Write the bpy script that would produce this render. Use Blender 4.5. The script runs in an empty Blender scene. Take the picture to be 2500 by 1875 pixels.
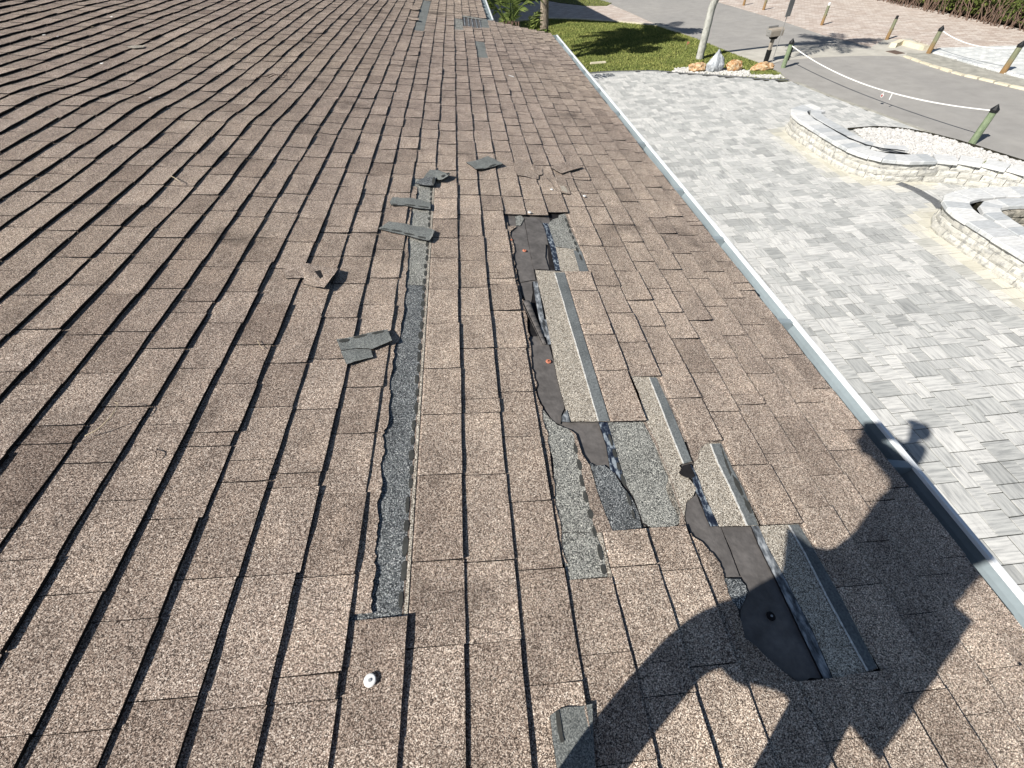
import bpy, bmesh, math, random
import numpy as np
from mathutils import Vector, Matrix
random.seed(7)
sc = bpy.context.scene
col = sc.collection
# ------------------------------------------------------------ camera, sky, sun, exposure
HC = 4.25                                   # camera height above the driveway
F_PX, CX, CY = 1046.15, 1250.0, 937.5       # focal length in pixels of the 2500 px wide photograph
R0 = Vector((0.99439598, -0.09311328, -0.05006555))   # camera right
R1 = Vector((-0.10274127, -0.73953023, -0.66523625))  # camera down
R2 = Vector((0.02491734, 0.66665205, -0.74495247))    # camera forward
cam_d = bpy.data.cameras.new('camera'); cam = bpy.data.objects.new('camera', cam_d); col.objects.link(cam)
mw = Matrix.Identity(4)
for i in range(3):
    mw[i][0] = R0[i]; mw[i][1] = -R1[i]; mw[i][2] = -R2[i]
mw[2][3] = HC
cam.matrix_world = mw
cam_d.sensor_width = 36.0; cam_d.lens = 36.0 * F_PX / 2500.0
cam_d.clip_start = 0.005; cam_d.clip_end = 500
sc.camera = cam
S = Vector((-0.65705, -0.37734, 0.65261)).normalized()   # towards the sun
EL = math.asin(S.z); AZ = math.atan2(S.x, S.y)
w = bpy.data.worlds.new('World'); sc.world = w; w.use_nodes = True
nt = w.node_tree; nt.nodes.clear()
sky = nt.nodes.new('ShaderNodeTexSky'); sky.sky_type = 'NISHITA'; sky.sun_disc = False
sky.sun_elevation = EL; sky.sun_rotation = AZ; sky.air_density = 1.0; sky.dust_density = 0.6
bg = nt.nodes.new('ShaderNodeBackground'); bg.inputs[1].default_value = 0.05
wo = nt.nodes.new('ShaderNodeOutputWorld')
nt.links.new(sky.outputs[0], bg.inputs[0]); nt.links.new(bg.outputs[0], wo.inputs[0])
sl = bpy.data.lights.new('sun', 'SUN'); sl.energy = 5.0; sl.angle = math.radians(0.53); sl.color = (1.0, 0.955, 0.89)
so = bpy.data.objects.new('sun', sl); col.objects.link(so); so.rotation_euler = S.to_track_quat('Z', 'Y').to_euler()
so.location = (0, 0, 20)
sc.view_settings.view_transform = 'Standard'; sc.view_settings.look = 'None'
sc.view_settings.exposure = 0.55; sc.view_settings.gamma = 1.0
# ------------------------------------------------------------ roof plane helpers
E = 0.13; PIT = 0.19053; HR = 8.63109 * E; U0 = -0.52757
sv = Vector((math.cos(PIT), 0, -math.sin(PIT))); nv = Vector((math.sin(PIT), 0, math.cos(PIT)))
CAM = Vector((0, 0, HC))
def sstep(a, b, x):
    t = min(1, max(0, (x - a) / (b - a))); return t * t * (3 - 2 * t)
def hgt(u, v):
    wl = sstep(-3.5, -9, u); wf = sstep(21, 30, v); wt = max(wl, 0.55 * wf)
    if wt <= 0: return 0.0
    a = (0.024 * math.exp(-((v - 24.6) / (4.5 if v < 24.6 else 3.0)) ** 2)) * wl
    b = 0.0022 * (1 - abs(math.sin(math.pi * (v - 24.7 + 2.55) / 5.1 + math.pi / 2))) * 1.5
    c = 0.005 * math.sin(v * 0.13 + 1.0 + u * 0.05) + 0.0014 * math.sin(v * 0.53 + u * 0.11)
    return wt * (a + b + c)
def RP(u, v, off=0.0):
    return CAM + sv * ((u - U0) * E) + Vector((0, v * E, 0)) - nv * (HR - off - hgt(u, v))
def ray(x, y): return R0 * (x - CX) + R1 * (y - CY) + R2 * F_PX
def bk(x, y, off=0.0):
    d = ray(x, y); u = v = 0; h = 0
    for _ in range(3):
        t = -(HR - off - h) / d.dot(nv); u = U0 + t * d.dot(sv) / E; v = t * d.y / E; h = hgt(u, v)
    return u, v
def G(x, y, z=0.0):
    d = ray(x, y); t = -(HC - z) / d.z; return (d.x * t, d.y * t)
# ------------------------------------------------------------ mesh builder
class MB:
    def __init__(s): s.v = []; s.f = []; s.m = []; s.c = []
    def face(s, pts, m=0, c=(.5, .5, .5)):
        b = len(s.v); s.v += [tuple(p) for p in pts]; s.f.append(tuple(range(b, b + len(pts)))); s.m.append(m); s.c.append(c)
    def add(s, vs, fs, m=0, c=(.5, .5, .5)):
        b = len(s.v); s.v += [tuple(p) for p in vs]
        for f in fs: s.f.append(tuple(i + b for i in f)); s.m.append(m); s.c.append(c)
    def box(s, c0, size, rz=0, m=0, c=(.5, .5, .5), top=1.0, tilt=None):
        x, y, z = size[0] / 2, size[1] / 2, size[2]
        vs = []
        for k, (zz, q) in enumerate(((0, 1.0), (z, top))):
            for a, b in ((-x, -y), (x, -y), (x, y), (-x, y)): vs.append(Vector((a * q, b * q, zz)))
        Mx = Matrix.Rotation(rz, 3, 'Z')
        if tilt is not None: Mx = Mx @ tilt
        s.add([Mx @ p + Vector(c0) for p in vs], [(3, 2, 1, 0), (4, 5, 6, 7), (0, 1, 5, 4), (1, 2, 6, 5), (2, 3, 7, 6), (3, 0, 4, 7)], m, c)
    def tube(s, pts, rad, n=8, m=0, c=(.5, .5, .5), cap=True):
        pts = [Vector(p) for p in pts]
        if not hasattr(rad, '__len__'): rad = [rad] * len(pts)
        vs = []; up = Vector((0.13, 0.21, 1)).normalized()
        for i, p in enumerate(pts):
            t = (pts[min(i + 1, len(pts) - 1)] - pts[max(i - 1, 0)])
            t = t.normalized() if t.length > 1e-9 else Vector((0, 0, 1))
            a = t.cross(up)
            if a.length < 0.2: a = t.cross(Vector((1, 0, 0)))
            a.normalize(); b = t.cross(a)
            for k in range(n):
                an = 2 * math.pi * k / n; vs.append(p + (a * math.cos(an) + b * math.sin(an)) * rad[i])
        fs = []
        for i in range(len(pts) - 1):
            for k in range(n): fs.append((i * n + k, i * n + (k + 1) % n, (i + 1) * n + (k + 1) % n, (i + 1) * n + k))
        if cap: fs.append(tuple(range(n))); fs.append(tuple((len(pts) - 1) * n + k for k in reversed(range(n))))
        s.add(vs, fs, m, c)
    def slab(s, top, down, m=0, mside=None, c=(.5, .5, .5)):
        n = len(top); vs = list(top) + [p + down for p in top]
        b = len(s.v); s.v += [tuple(p) for p in vs]
        s.f.append(tuple(b + i for i in range(n))); s.m.append(m); s.c.append(c)
        s.f.append(tuple(b + n + i for i in reversed(range(n)))); s.m.append(m if mside is None else mside); s.c.append(c)
        for i in range(n):
            j = (i + 1) % n; s.f.append((b + i, b + n + i, b + n + j, b + j)); s.m.append(m if mside is None else mside); s.c.append(c)
    def build(s, name, mats, parent=None, loc=None, smooth=False, fix=False):
        me = bpy.data.meshes.new(name)
        o3 = Vector(loc) if loc is not None else Vector((0, 0, 0))
        me.from_pydata([(p[0] - o3.x, p[1] - o3.y, p[2] - o3.z) for p in s.v], [], s.f)
        if not isinstance(mats, (list, tuple)): mats = [mats]
        for m in mats: me.materials.append(m)
        me.polygons.foreach_set('material_index', s.m)
        lt = [len(f) for f in s.f]
        ca = me.color_attributes.new('Col', 'FLOAT_COLOR', 'CORNER')
        arr = np.repeat(np.array([(c[0], c[1], c[2], 1.0) for c in s.c], dtype=np.float32), lt, axis=0)
        ca.data.foreach_set('color', arr.ravel())
        if smooth: me.polygons.foreach_set('use_smooth', [True] * len(me.polygons))
        me.update()
        if fix:
            bm = bmesh.new(); bm.from_mesh(me); bmesh.ops.recalc_face_normals(bm, faces=bm.faces); bm.to_mesh(me); bm.free()
        o = bpy.data.objects.new(name, me); col.objects.link(o)
        if parent is not None:
            o.parent = parent
            if loc is None and any(abs(q) > 0 for q in parent.location): # world-space verts under a moved empty
                me.transform(Matrix.Translation(-Vector(parent.location)))
        else: o.location = o3
        return o
def tag(o, label=None, cat=None, group=None, kind=None):
    if label: o['label'] = label
    if cat: o['category'] = cat
    if group: o['group'] = group
    if kind: o['kind'] = kind
    return o
def empty(name, loc, rz=0):
    o = bpy.data.objects.new(name, None); col.objects.link(o); o.location = loc; o.rotation_euler = (0, 0, rz); o.empty_display_size = 0.1
    return o
def copy_tree(o, parent=None):
    c = o.copy(); col.objects.link(c)
    if parent is not None: c.parent = parent
    for ch in list(o.children): copy_tree(ch, c)
    return c
# ------------------------------------------------------------ materials
class NT:
    def __init__(s, name, rough=0.9, spec=0.2, metal=0.0):
        s.m = bpy.data.materials.new(name); s.m.use_nodes = True; s.t = s.m.node_tree
        s.b = s.t.nodes['Principled BSDF']; s.b.inputs['Roughness'].default_value = rough
        s.b.inputs['Specular IOR Level'].default_value = spec; s.b.inputs['Metallic'].default_value = metal
        s.tc = s.t.nodes.new('ShaderNodeTexCoord'); s.P = s.tc.outputs['Object']
    def n(s, t, **k):
        q = s.t.nodes.new(t)
        for a, b in k.items(): setattr(q, a, b)
        return q
    def L(s, a, b): s.t.links.new(a, b)
    def mapv(s, sc3, rot=(0, 0, 0), src=None):
        q = s.n('ShaderNodeMapping'); q.inputs['Scale'].default_value = sc3; q.inputs['Rotation'].default_value = rot
        s.L(src or s.P, q.inputs[0]); return q.outputs[0]
    def noise(s, scale, det=2, rough=0.5, src=None, dist=0.0):
        q = s.n('ShaderNodeTexNoise'); q.inputs['Scale'].default_value = scale; q.inputs['Detail'].default_value = det
        q.inputs['Roughness'].default_value = rough; q.inputs['Distortion'].default_value = dist
        s.L(src or s.P, q.inputs['Vector']); return q.outputs['Fac']
    def vor(s, scale, src=None, out='Color', feat='F1'):
        q = s.n('ShaderNodeTexVoronoi', feature=feat); q.inputs['Scale'].default_value = scale
        s.L(src or s.P, q.inputs['Vector']); return q.outputs[out]
    def ramp(s, fac, stops, interp='LINEAR'):
        q = s.n('ShaderNodeValToRGB'); r = q.color_ramp; r.interpolation = interp
        while len(r.elements) < len(stops): r.elements.new(0.5)
        for e, (p, c) in zip(r.elements, stops):
            e.position = p; e.color = (c, c, c, 1) if not hasattr(c, '__len__') else (c[0], c[1], c[2], 1)
        s.L(fac, q.inputs[0]); return q.outputs[0]
    def mix(s, f, a, b, mode='MIX'):
        q = s.n('ShaderNodeMix', data_type='RGBA', blend_type=mode)
        for i, x in ((0, f), (6, a), (7, b)):
            if hasattr(x, 'is_output') or isinstance(x, bpy.types.NodeSocket): s.L(x, q.inputs[i])
            elif i == 0: q.inputs[0].default_value = x
            else: q.inputs[i].default_value = (x[0], x[1], x[2], 1) if hasattr(x, '__len__') else (x, x, x, 1)
        return q.outputs[2]
    def math(s, op, a, b=0.0, c=None):
        q = s.n('ShaderNodeMath', operation=op)
        for i, x in enumerate((a, b) if c is None else (a, b, c)):
            if isinstance(x, bpy.types.NodeSocket): s.L(x, q.inputs[i])
            else: q.inputs[i].default_value = x
        return q.outputs[0]
    def attr(s):
        q = s.n('ShaderNodeAttribute', attribute_name='Col'); r = s.n('ShaderNodeSeparateColor'); s.L(q.outputs['Color'], r.inputs[0]); return q.outputs['Color'], r.outputs
    def sep(s, c):
        r = s.n('ShaderNodeSeparateColor'); s.L(c, r.inputs[0]); return r.outputs
    def bump(s, h, st=0.3, d=0.002):
        q = s.n('ShaderNodeBump'); q.inputs['Strength'].default_value = st; q.inputs['Distance'].default_value = d
        s.L(h, q.inputs['Height']); s.L(q.outputs[0], s.b.inputs['Normal'])
    def color(s, c):
        if isinstance(c, bpy.types.NodeSocket): s.L(c, s.b.inputs['Base Color'])
        else: s.b.inputs['Base Color'].default_value = (c[0], c[1], c[2], 1)
        return s
def granule(name, stops, tone=0.5, stain=True, blotch=0.35, fine=580):
    t = NT(name, 0.95, 0.15)
    g = t.sep(t.vor(fine)); g2 = t.sep(t.vor(300))
    c = t.ramp(g[0], stops)
    c = t.mix(0.85, c, t.ramp(g2[0], [(0, .78), (.55, .99), (1, 1.26)]), 'MULTIPLY')
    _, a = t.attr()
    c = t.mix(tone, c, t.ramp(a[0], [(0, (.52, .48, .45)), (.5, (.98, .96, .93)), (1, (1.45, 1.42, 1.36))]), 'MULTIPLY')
    # blend of darker and lighter granules drifting along each tab
    nn = t.noise(7.0, 3, 0.55, t.mapv((1.6, 1, 1)))
    c = t.mix(blotch, c, t.ramp(nn, [(.33, (.52, .49, .47)), (.5, (1.0, .98, .95)), (.68, (1.35, 1.3, 1.22))]), 'MULTIPLY')
    if stain:
        n2 = t.noise(2.3, 4, 0.6); c = t.mix(t.ramp(n2, [(.60, 0), (.74, .6)]), c, (.045, .036, .03))
        n3 = t.noise(0.45, 2, 0.5); c = t.mix(0.5, c, t.ramp(n3, [(.35, (.85, .82, .84)), (.65, (1.1, 1.08, 1.02))]), 'MULTIPLY')
    t.color(c)
    hh = t.math('ADD', g[0], t.math('MULTIPLY', g2[1], 0.6))
    t.bump(hh, 0.75, 0.0016)
    return t.m
M = {}
M['brown'] = granule('brown_granules', [(0, (.04, .032, .028)), (.22, (.11, .087, .074)), (.5, (.34, .272, .228)), (.72, (.52, .435, .37)), (.9, (.74, .65, .57)), (1, (.92, .86, .78))], tone=0.8)
M['tan'] = granule('pale_tan_granules', [(0, (.05, .042, .034)), (.25, (.15, .125, .095)), (.5, (.50, .44, .36)), (.75, (.72, .66, .56)), (1, (.92, .88, .78))], stain=False, tone=0.3, blotch=.15)
M['grey'] = granule('grey_granules', [(0, (.02, .022, .022)), (.3, (.09, .092, .088)), (.52, (.30, .305, .285)), (.8, (.55, .55, .50)), (1, (.90, .89, .80))], stain=False, tone=0.3, blotch=.3)
M['slate'] = granule('slate_granules', [(0, (.016, .018, .020)), (.35, (.055, .062, .068)), (.6, (.155, .17, .178)), (.85, (.33, .35, .355)), (1, (.80, .82, .80))], stain=False, tone=0.3, blotch=.3)
M['back'] = granule('shingle_underside', [(0, (.09, .10, .10)), (.5, (.19, .205, .20)), (1, (.33, .345, .33))], stain=False, tone=0.3, blotch=.35, fine=520)
def plain(name, c, rough=0.8, spec=0.3, var=0.25, sc3=6.0, bmp=0.0, metal=0.0, fine=60.0):
    t = NT(name, rough, spec, metal)
    k = t.noise(sc3, 4, 0.6); k2 = t.noise(fine, 2, 0.5)
    cc = t.mix(1.0, c, t.ramp(k, [(.3, 1 - var), (.7, 1 + var)]), 'MULTIPLY')
    cc = t.mix(1.0, cc, t.ramp(k2, [(.3, 1 - var * .4), (.7, 1 + var * .4)]), 'MULTIPLY')
    t.color(cc)
    if bmp: t.bump(k2, bmp, 0.003)
    return t.m
M['edge'] = plain('asphalt_edge', (.018, .017, .018), .9, .1, .3, 40)
M['deck'] = plain('dark_underlay', (.02, .019, .02), .95, .1, .3, 20)
M['felt'] = plain('charcoal_felt', (.125, .115, .108), .7, .3, .3, 14, .5)
M['band'] = None
def bandmat():
    t = NT('tar_sealant_band', .45, .5)
    k = t.noise(90, 3, .6, t.mapv((1, .45, 1))); t.color(t.ramp(k, [(.40, (.010, .014, .028)), (.52, (.045, .06, .085)), (.60, (.30, .34, .37))])); t.bump(k, .4, .003); return t.m
M['band'] = bandmat()
def wornband():
    t = NT('worn_selvage', .8, .25)
    k = t.noise(70, 3, .6, t.mapv((1, .4, 1))); t.color(t.ramp(k, [(.36, (.05, .055, .06)), (.5, (.15, .165, .18)), (.66, (.42, .44, .45))])); return t.m
M['worn'] = wornband()
def selvage():
    t = NT('smooth_grey_selvage', .85, .2)
    k = t.noise(160, 2, .6); k2 = t.noise(9, 3); c = t.ramp(k, [(.3, (.10, .11, .112)), (.7, (.20, .215, .215))]); t.color(t.mix(1, c, t.ramp(k2, [(.3, .75), (.7, 1.2)]), 'MULTIPLY')); return t.m
M['selvage'] = selvage()
M['chalk'] = plain('chalk_line', (.62, .61, .57), .9, .1, .3, 120)
M['dots'] = plain('sealant_dots', (.052, .053, .048), .7, .3, .2, 60)
M['gutter'] = plain('pale_grey_aluminium', (.24, .285, .305), .38, .5, .10, 4)
M['lip'] = plain('white_painted_aluminium', (.80, .82, .83), .35, .5, .05, 4)
M['white_cap'] = plain('white_plastic', (.78, .78, .76), .5, .4, .05)
M['grey_cap'] = plain('grey_metal', (.30, .31, .32), .4, .5, .1)
M['orange_cap'] = plain('rusty_orange_washer', (.55, .20, .12), .6, .4, .2, 80)
M['wall'] = plain('cream_stucco', (.62, .58, .50), .9, .1, .1, 3, .3)
M['fascia'] = plain('white_fascia_paint', (.72, .72, .70), .6, .3, .05)
def pavers():
    t = NT('grey_pavers', .85, .25)
    _, a = t.attr()
    base = t.ramp(a[0], [(0, (.34, .345, .335)), (.35, (.43, .435, .42)), (.6, (.50, .50, .482)), (1, (.59, .585, .56))])
    ofs = t.n('ShaderNodeCombineXYZ'); q = t.math('MULTIPLY', a[1], 37.0); t.L(q, ofs.inputs[0]); t.L(q, ofs.inputs[1])
    vadd = t.n('ShaderNodeVectorMath', operation='ADD'); t.L(t.P, vadd.inputs[0]); t.L(ofs.outputs[0], vadd.inputs[1])
    sx = t.noise(6.0, 4, .6, t.mapv((.6, 6.0, 1), src=vadd.outputs[0])); sy = t.noise(6.0, 4, .6, t.mapv((6.0, .6, 1), src=vadd.outputs[0]))
    st = t.mix(t.ramp(a[1], [(.49, 0), (.51, 1)]), sx, sy)
    c = t.mix(.9, base, t.ramp(st, [(.36, (.66, .67, .68)), (.5, (.98, .98, .98)), (.64, (1.15, 1.15, 1.14))]), 'MULTIPLY')
    n = t.noise(260, 2, .6); c = t.mix(.5, c, t.ramp(n, [(.3, .75), (.7, 1.2)]), 'MULTIPLY')
    c = t.mix(t.math('MULTIPLY', a[2], .5), c, (.60, .56, .43))
    t.color(c); t.bump(n, .25, .002); return t.m
M['paver'] = pavers()
M['joint'] = plain('joint_sand', (.05, .053, .05), .95, .1, .2, 30)
M['darkpaver'] = plain('charcoal_pavers', (.13, .135, .14), .85, .2, .2, 20)
def asphalt():
    t = NT('grey_asphalt', .92, .2)
    k = t.noise(.55, 4, .6, t.mapv((1.5, .5, 1), (0, 0, .15))); k2 = t.noise(170, 2, .7); k3 = t.noise(2.2, 4, .6)
    c = t.ramp(k, [(.3, (.285, .275, .26)), (.7, (.335, .322, .30))])
    c = t.mix(.8, c, t.ramp(k2, [(.3, .72), (.7, 1.25)]), 'MULTIPLY'); c = t.mix(.5, c, t.ramp(k3, [(.35, .85), (.65, 1.12)]), 'MULTIPLY')
    t.color(c); t.bump(k2, .3, .004); return t.m
M['asphalt'] = asphalt()
M['concrete'] = plain('pale_concrete', (.44, .42, .37), .9, .2, .14, 2.5, .3)
M['kerb'] = plain('cream_concrete_kerb', (.60, .55, .42), .9, .2, .2, 3, .4)
M['kerbedge'] = plain('weathered_concrete', (.33, .32, .28), .9, .2, .25, 4, .5)
def pink():
    t = NT('pink_brick_pavers', .9, .15)
    br = t.n('ShaderNodeTexBrick'); br.inputs['Scale'].default_value = 1.0
    br.inputs['Brick Width'].default_value = .30; br.inputs['Row Height'].default_value = .17; br.inputs['Mortar Size'].default_value = .006
    br.inputs['Color1'].default_value = (.42, .36, .315, 1); br.inputs['Color2'].default_value = (.55, .51, .465, 1); br.inputs['Mortar'].default_value = (.30, .24, .2, 1)
    t.L(t.mapv((1, 1, 1), (0, 0, .5)), br.inputs[0])
    k = t.noise(1.5, 3, .6); k2 = t.noise(4.0, 2, .6, t.mapv((.6, 2, 1), (0, 0, .5)))
    c = t.mix(.6, br.outputs[0], t.ramp(k2, [(.35, (.8, .72, .7)), (.65, (1.2, 1.18, 1.15))]), 'MULTIPLY')
    c = t.mix(.5, c, t.ramp(k, [(.3, .85), (.7, 1.15)]), 'MULTIPLY'); t.color(c); return t.m
M['pink'] = pink()
def lightpav():
    t = NT('white_grey_pavers', .9, .15)
    br = t.n('ShaderNodeTexBrick'); br.inputs['Scale'].default_value = 1.0
    br.inputs['Brick Width'].default_value = .24; br.inputs['Row Height'].default_value = .16; br.inputs['Mortar Size'].default_value = .006
    br.inputs['Color1'].default_value = (.52, .54, .53, 1); br.inputs['Color2'].default_value = (.70, .71, .69, 1); br.inputs['Mortar'].default_value = (.35, .35, .33, 1)
    t.L(t.mapv((1, 1, 1), (0, 0, .1)), br.inputs[0]); k2 = t.noise(4.0, 2, .6)
    t.color(t.mix(.6, br.outputs[0], t.ramp(k2, [(.35, .8), (.65, 1.15)]), 'MULTIPLY')); return t.m
M['lightpav'] = lightpav()
def grassm(name, a, b):
    t = NT(name, .8, .2); _, at = t.attr(); k = t.noise(1.1, 4, .6)
    c = t.ramp(at[0], [(0, a), (1, b)]); c = t.mix(.7, c, t.ramp(k, [(.35, (.72, .8, .6)), (.65, (1.25, 1.15, 1.0))]), 'MULTIPLY'); t.color(c); return t.m
M['grass'] = grassm('lawn_grass', (.10, .135, .035), (.34, .36, .13))
M['soil'] = plain('lawn_soil', (.13, .135, .06), .95, .1, .4, 3)
M['leaf'] = grassm('hedge_leaves', (.025, .04, .01), (.12, .15, .04))
M['palmleaf'] = grassm('palm_leaves', (.03, .055, .012), (.17, .21, .06))
M['twig'] = plain('brown_branches', (.16, .11, .085), .9, .1, .3, 10)
M['soil_hedgeshade'] = plain('soil_and_hedge_shade', (.03, .028, .02), .95, .05, .3, 5)  # near-black for bed soil and edging, and for shade inside the hedge
def barkm(name, a, b, sc3):
    t = NT(name, .9, .15); k = t.noise(sc3, 4, .65, t.mapv((1, 1, .5))); k2 = t.noise(5, 2); c = t.ramp(k, [(.35, a), (.65, b)])
    t.color(t.mix(.4, c, t.ramp(k2, [(.3, .75), (.7, 1.2)]), 'MULTIPLY')); t.bump(k, .5, .01); return t.m
M['bark_grey'] = barkm('pale_palm_trunk', (.30, .30, .27), (.50, .50, .46), 14)
M['bark_brown'] = barkm('brown_palm_trunk', (.10, .075, .055), (.34, .29, .23), 20)
M['post_green'] = barkm('weathered_green_post', (.15, .20, .12), (.25, .30, .19), 25)
def postfar():
    t = NT('weathered_post_brown_foot', .9, .15); sx = t.n('ShaderNodeSeparateXYZ'); t.L(t.P, sx.inputs[0])
    k = t.noise(20, 3, .6, t.mapv((1, 1, .25))); z = t.math('ADD', sx.outputs[2], t.math('MULTIPLY', k, .25))
    c = t.ramp(z, [(.28, (.27, .17, .08)), (.55, (.19, .20, .13))]); t.color(t.mix(.6, c, t.ramp(k, [(.35, .7), (.65, 1.25)]), 'MULTIPLY')); return t.m
M['post_far'] = postfar()
M['black'] = plain('black_plastic', (.012, .013, .014), .45, .4, .1)
M['rope'] = plain('white_rope', (.78, .78, .75), .8, .2, .05)
M['stonewhite'] = plain('white_gravel', (.50, .49, .47), .9, .2, .25, 12)
def block():
    t = NT('cream_split_block', .95, .1); _, a = t.attr(); k = t.noise(11, 5, .65); k2 = t.noise(4, 3)
    c = t.ramp(a[0], [(0, (.46, .45, .41)), (1, (.60, .59, .54))])
    c = t.mix(t.ramp(k, [(.50, 0), (.60, .8)]), c, (.30, .30, .29)); c = t.mix(.5, c, t.ramp(k2, [(.3, .8), (.7, 1.1)]), 'MULTIPLY')
    t.color(c); t.bump(k, .9, .02); return t.m
M['block'] = block()
def capst():
    t = NT('grey_cap_stone', .85, .2); _, a = t.attr(); k = t.noise(9, 4, .6, t.mapv((1, 3, 1)))
    c = t.ramp(a[0], [(0, (.40, .42, .43)), (.5, (.52, .53, .53)), (1, (.64, .64, .62))]); c = t.mix(.7, c, t.ramp(k, [(.3, .75), (.7, 1.2)]), 'MULTIPLY'); t.color(c); t.bump(k, .2, .004); return t.m
M['cap'] = capst()
def rockm(name, a, b, sc3=9):
    t = NT(name, .9, .2); k = t.noise(sc3, 5, .65); t.color(t.ramp(k, [(.38, a), (.62, b)])); t.bump(k, .8, .03); return t.m
M['rock_orange'] = rockm('orange_coral_rock', (.30, .13, .035), (.58, .46, .30))
M['rock_grey'] = rockm('blue_grey_rock', (.22, .24, .26), (.50, .52, .54), 5)
M['metal_grey'] = plain('grey_paint', (.25, .245, .235), .5, .4, .1)
M['box_tan'] = plain('taupe_plastic', (.33, .29, .24), .6, .3, .08)
M['white'] = plain('white_paint', (.75, .75, .73), .5, .3, .05)
M['red'] = plain('dark_red', (.30, .03, .03), .4, .5, .1)
M['rust'] = plain('rusty_grate', (.15, .11, .09), .8, .3, .3, 20)
M['cloth_dark'] = plain('navy_cloth', (.03, .035, .06), .9, .1, .1)
M['cloth'] = plain('grey_shirt', (.20, .22, .25), .9, .1, .1)
M['skin'] = plain('skin', (.50, .31, .22), .6, .3, .08)
M['hair'] = plain('brown_hair', (.06, .035, .02), .8, .2, .2)
M['roof2'] = plain('neighbour_roof', (.28, .22, .18), .9, .1, .2, 8)
M['straw'] = plain('dry_straw', (.48, .40, .28), .8, .2, .2)
M['twigdark'] = plain('dark_twig', (.05, .035, .028), .8, .2, .2)
# ------------------------------------------------------------ ground, roads
def inpoly(x, y, poly):
    r = False; j = len(poly) - 1
    for i in range(len(poly)):
        xi, yi = poly[i]; xj, yj = poly[j]
        if (yi > y) != (yj > y) and x < (xj - xi) * (y - yi) / (yj - yi) + xi: r = not r
        j = i
    return r
def sheet(name, poly, z, mat, kind='structure', thick=0.05):
    mb = MB(); mb.slab([Vector((x, y, z)) for x, y in poly], Vector((0, 0, -thick)))
    o = mb.build(name, mat, fix=True); return tag(o, kind=kind)
def c1(l): return [G(900 + x / 2.765, y / 2.765) for x, y in l]
def c2(l): return [G(1700 + x / 2.765, y / 2.765) for x, y in l]
g_ = MB(); g_.slab([Vector(p) for p in ((-150, -150, -.09), (200, -150, -.09), (200, 300, -.09), (-150, 300, -.09))], Vector((0, 0, -.2)))
tag(g_.build('ground', M['soil'], fix=True), kind='structure')
road_near = [(11.75, 8.2), (11.45, 9.2), (11.15, 10.3), (10.85, 12.4), (10.45, 14.5), (10.35, 15.6), (10.45, 16.6)]
road = [(14.5, -6), (12.6, 3), (12.1, 6.5)] + road_near + [(10.35, 18.4), (10.1, 19.9), (9.85, 22.7), (9.35, 26.1), (9.15, 29.2), (8.7, 35), (7.2, 48), (2, 90), (14, 90), (13.2, 48), (14.0, 35), (14.35, 31.1), (14.75, 25), (14.75, 21.4), (15.25, 18.4), (15.25, 17.2), (15.25, 14.8), (15.75, 12.9), (17.6, 8), (20.5, -2), (22, -6)]
sheet('road', road, -.006, M['asphalt'])
apron = c2([(200, 345), (420, 318), (640, 300), (900, 310), (1150, 330), (1290, 342), (1400, 378), (1200, 374), (1000, 378), (800, 388), (640, 402), (500, 432), (400, 412)])
sheet('concrete_apron', apron, -.001, M['concrete'])
pinkpoly = [(14.4, 31.1), (14.78, 25), (14.78, 21.4), (15.28, 18.6), (16.3, 19.6), (17.3, 19.5), (17.0, 17.9), (19.6, 17.3), (21.6, 16.6), (22, 34), (20, 60), (13.4, 60), (14.0, 40)]
sheet('brick_driveway', pinkpoly, -.002, M['pink'])
walk = [(16.35, 17.55), (17.0, 17.85), (19.6, 17.25), (22.5, 16.4), (24, 8), (22, 2), (18.8, 5.5), (17.2, 10.3), (16.55, 12.8), (16.35, 15)]
sheet('walkway', walk, .03, M['lightpav'], thick=.12)
kerbpoly = [(15.27, 17.2), (15.27, 14.8), (15.77, 12.9), (17.6, 8), (20.5, -2), (21.4, -1.6), (18.5, 8.2), (16.55, 12.8), (16.33, 15), (16.3, 17.4), (15.6, 17.6)]
sheet('pavement', kerbpoly, .012, M['kerbedge'], thick=.1)
# rough broken kerb stones along the road edge
mb = MB(); pth = [(15.3, 17.3), (15.22, 16.2), (15.25, 14.8), (15.72, 12.95), (16.6, 10.4), (17.55, 8), (18.5, 5)]
def resample(path, step):
    P = [Vector((p[0], p[1], 0)) for p in path]; out = []; d = 0.0; acc = 0.0
    seg = [(P[i + 1] - P[i]).length for i in range(len(P) - 1)]; T = sum(seg); n = max(1, int(round(T / step)))
    for k in range(n + 1):
        s = T * k / n; i = 0
        while i < len(seg) - 1 and s > seg[i]: s -= seg[i]; i += 1
        out.append(P[i].lerp(P[i + 1], min(1, s / seg[i])))
    return out
pp = resample(pth, .45)
for a, b in zip(pp[:-1], pp[1:]):
    d = b - a; mb.box(((a + b) / 2 + Vector((random.uniform(-.03, .03), 0, -.03))), (d.length * random.uniform(.8, .99), random.uniform(.11, .17), random.uniform(.055, .085)), math.atan2(d.y, d.x) + random.uniform(-.05, .05), c=(random.random(),) * 3, top=.93)
tag(mb.build('stone_kerb', M['kerb'], fix=True), 'broken cream stone kerb edging the road across from the driveway', 'kerb')
sheet('kerb_pavement', [(15.05, 18.75), (15.2, 17.1), (15.6, 17.0), (16.6, 17.2), (16.75, 18.2), (17.2, 19.6), (16.2, 19.7), (15.2, 18.9)], .001, M['concrete'])
mb = MB(); pp = resample([(16.45, 17.3), (16.5, 15), (16.75, 12.9), (17.45, 10.3), (19.0, 5.6)], .2)
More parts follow.
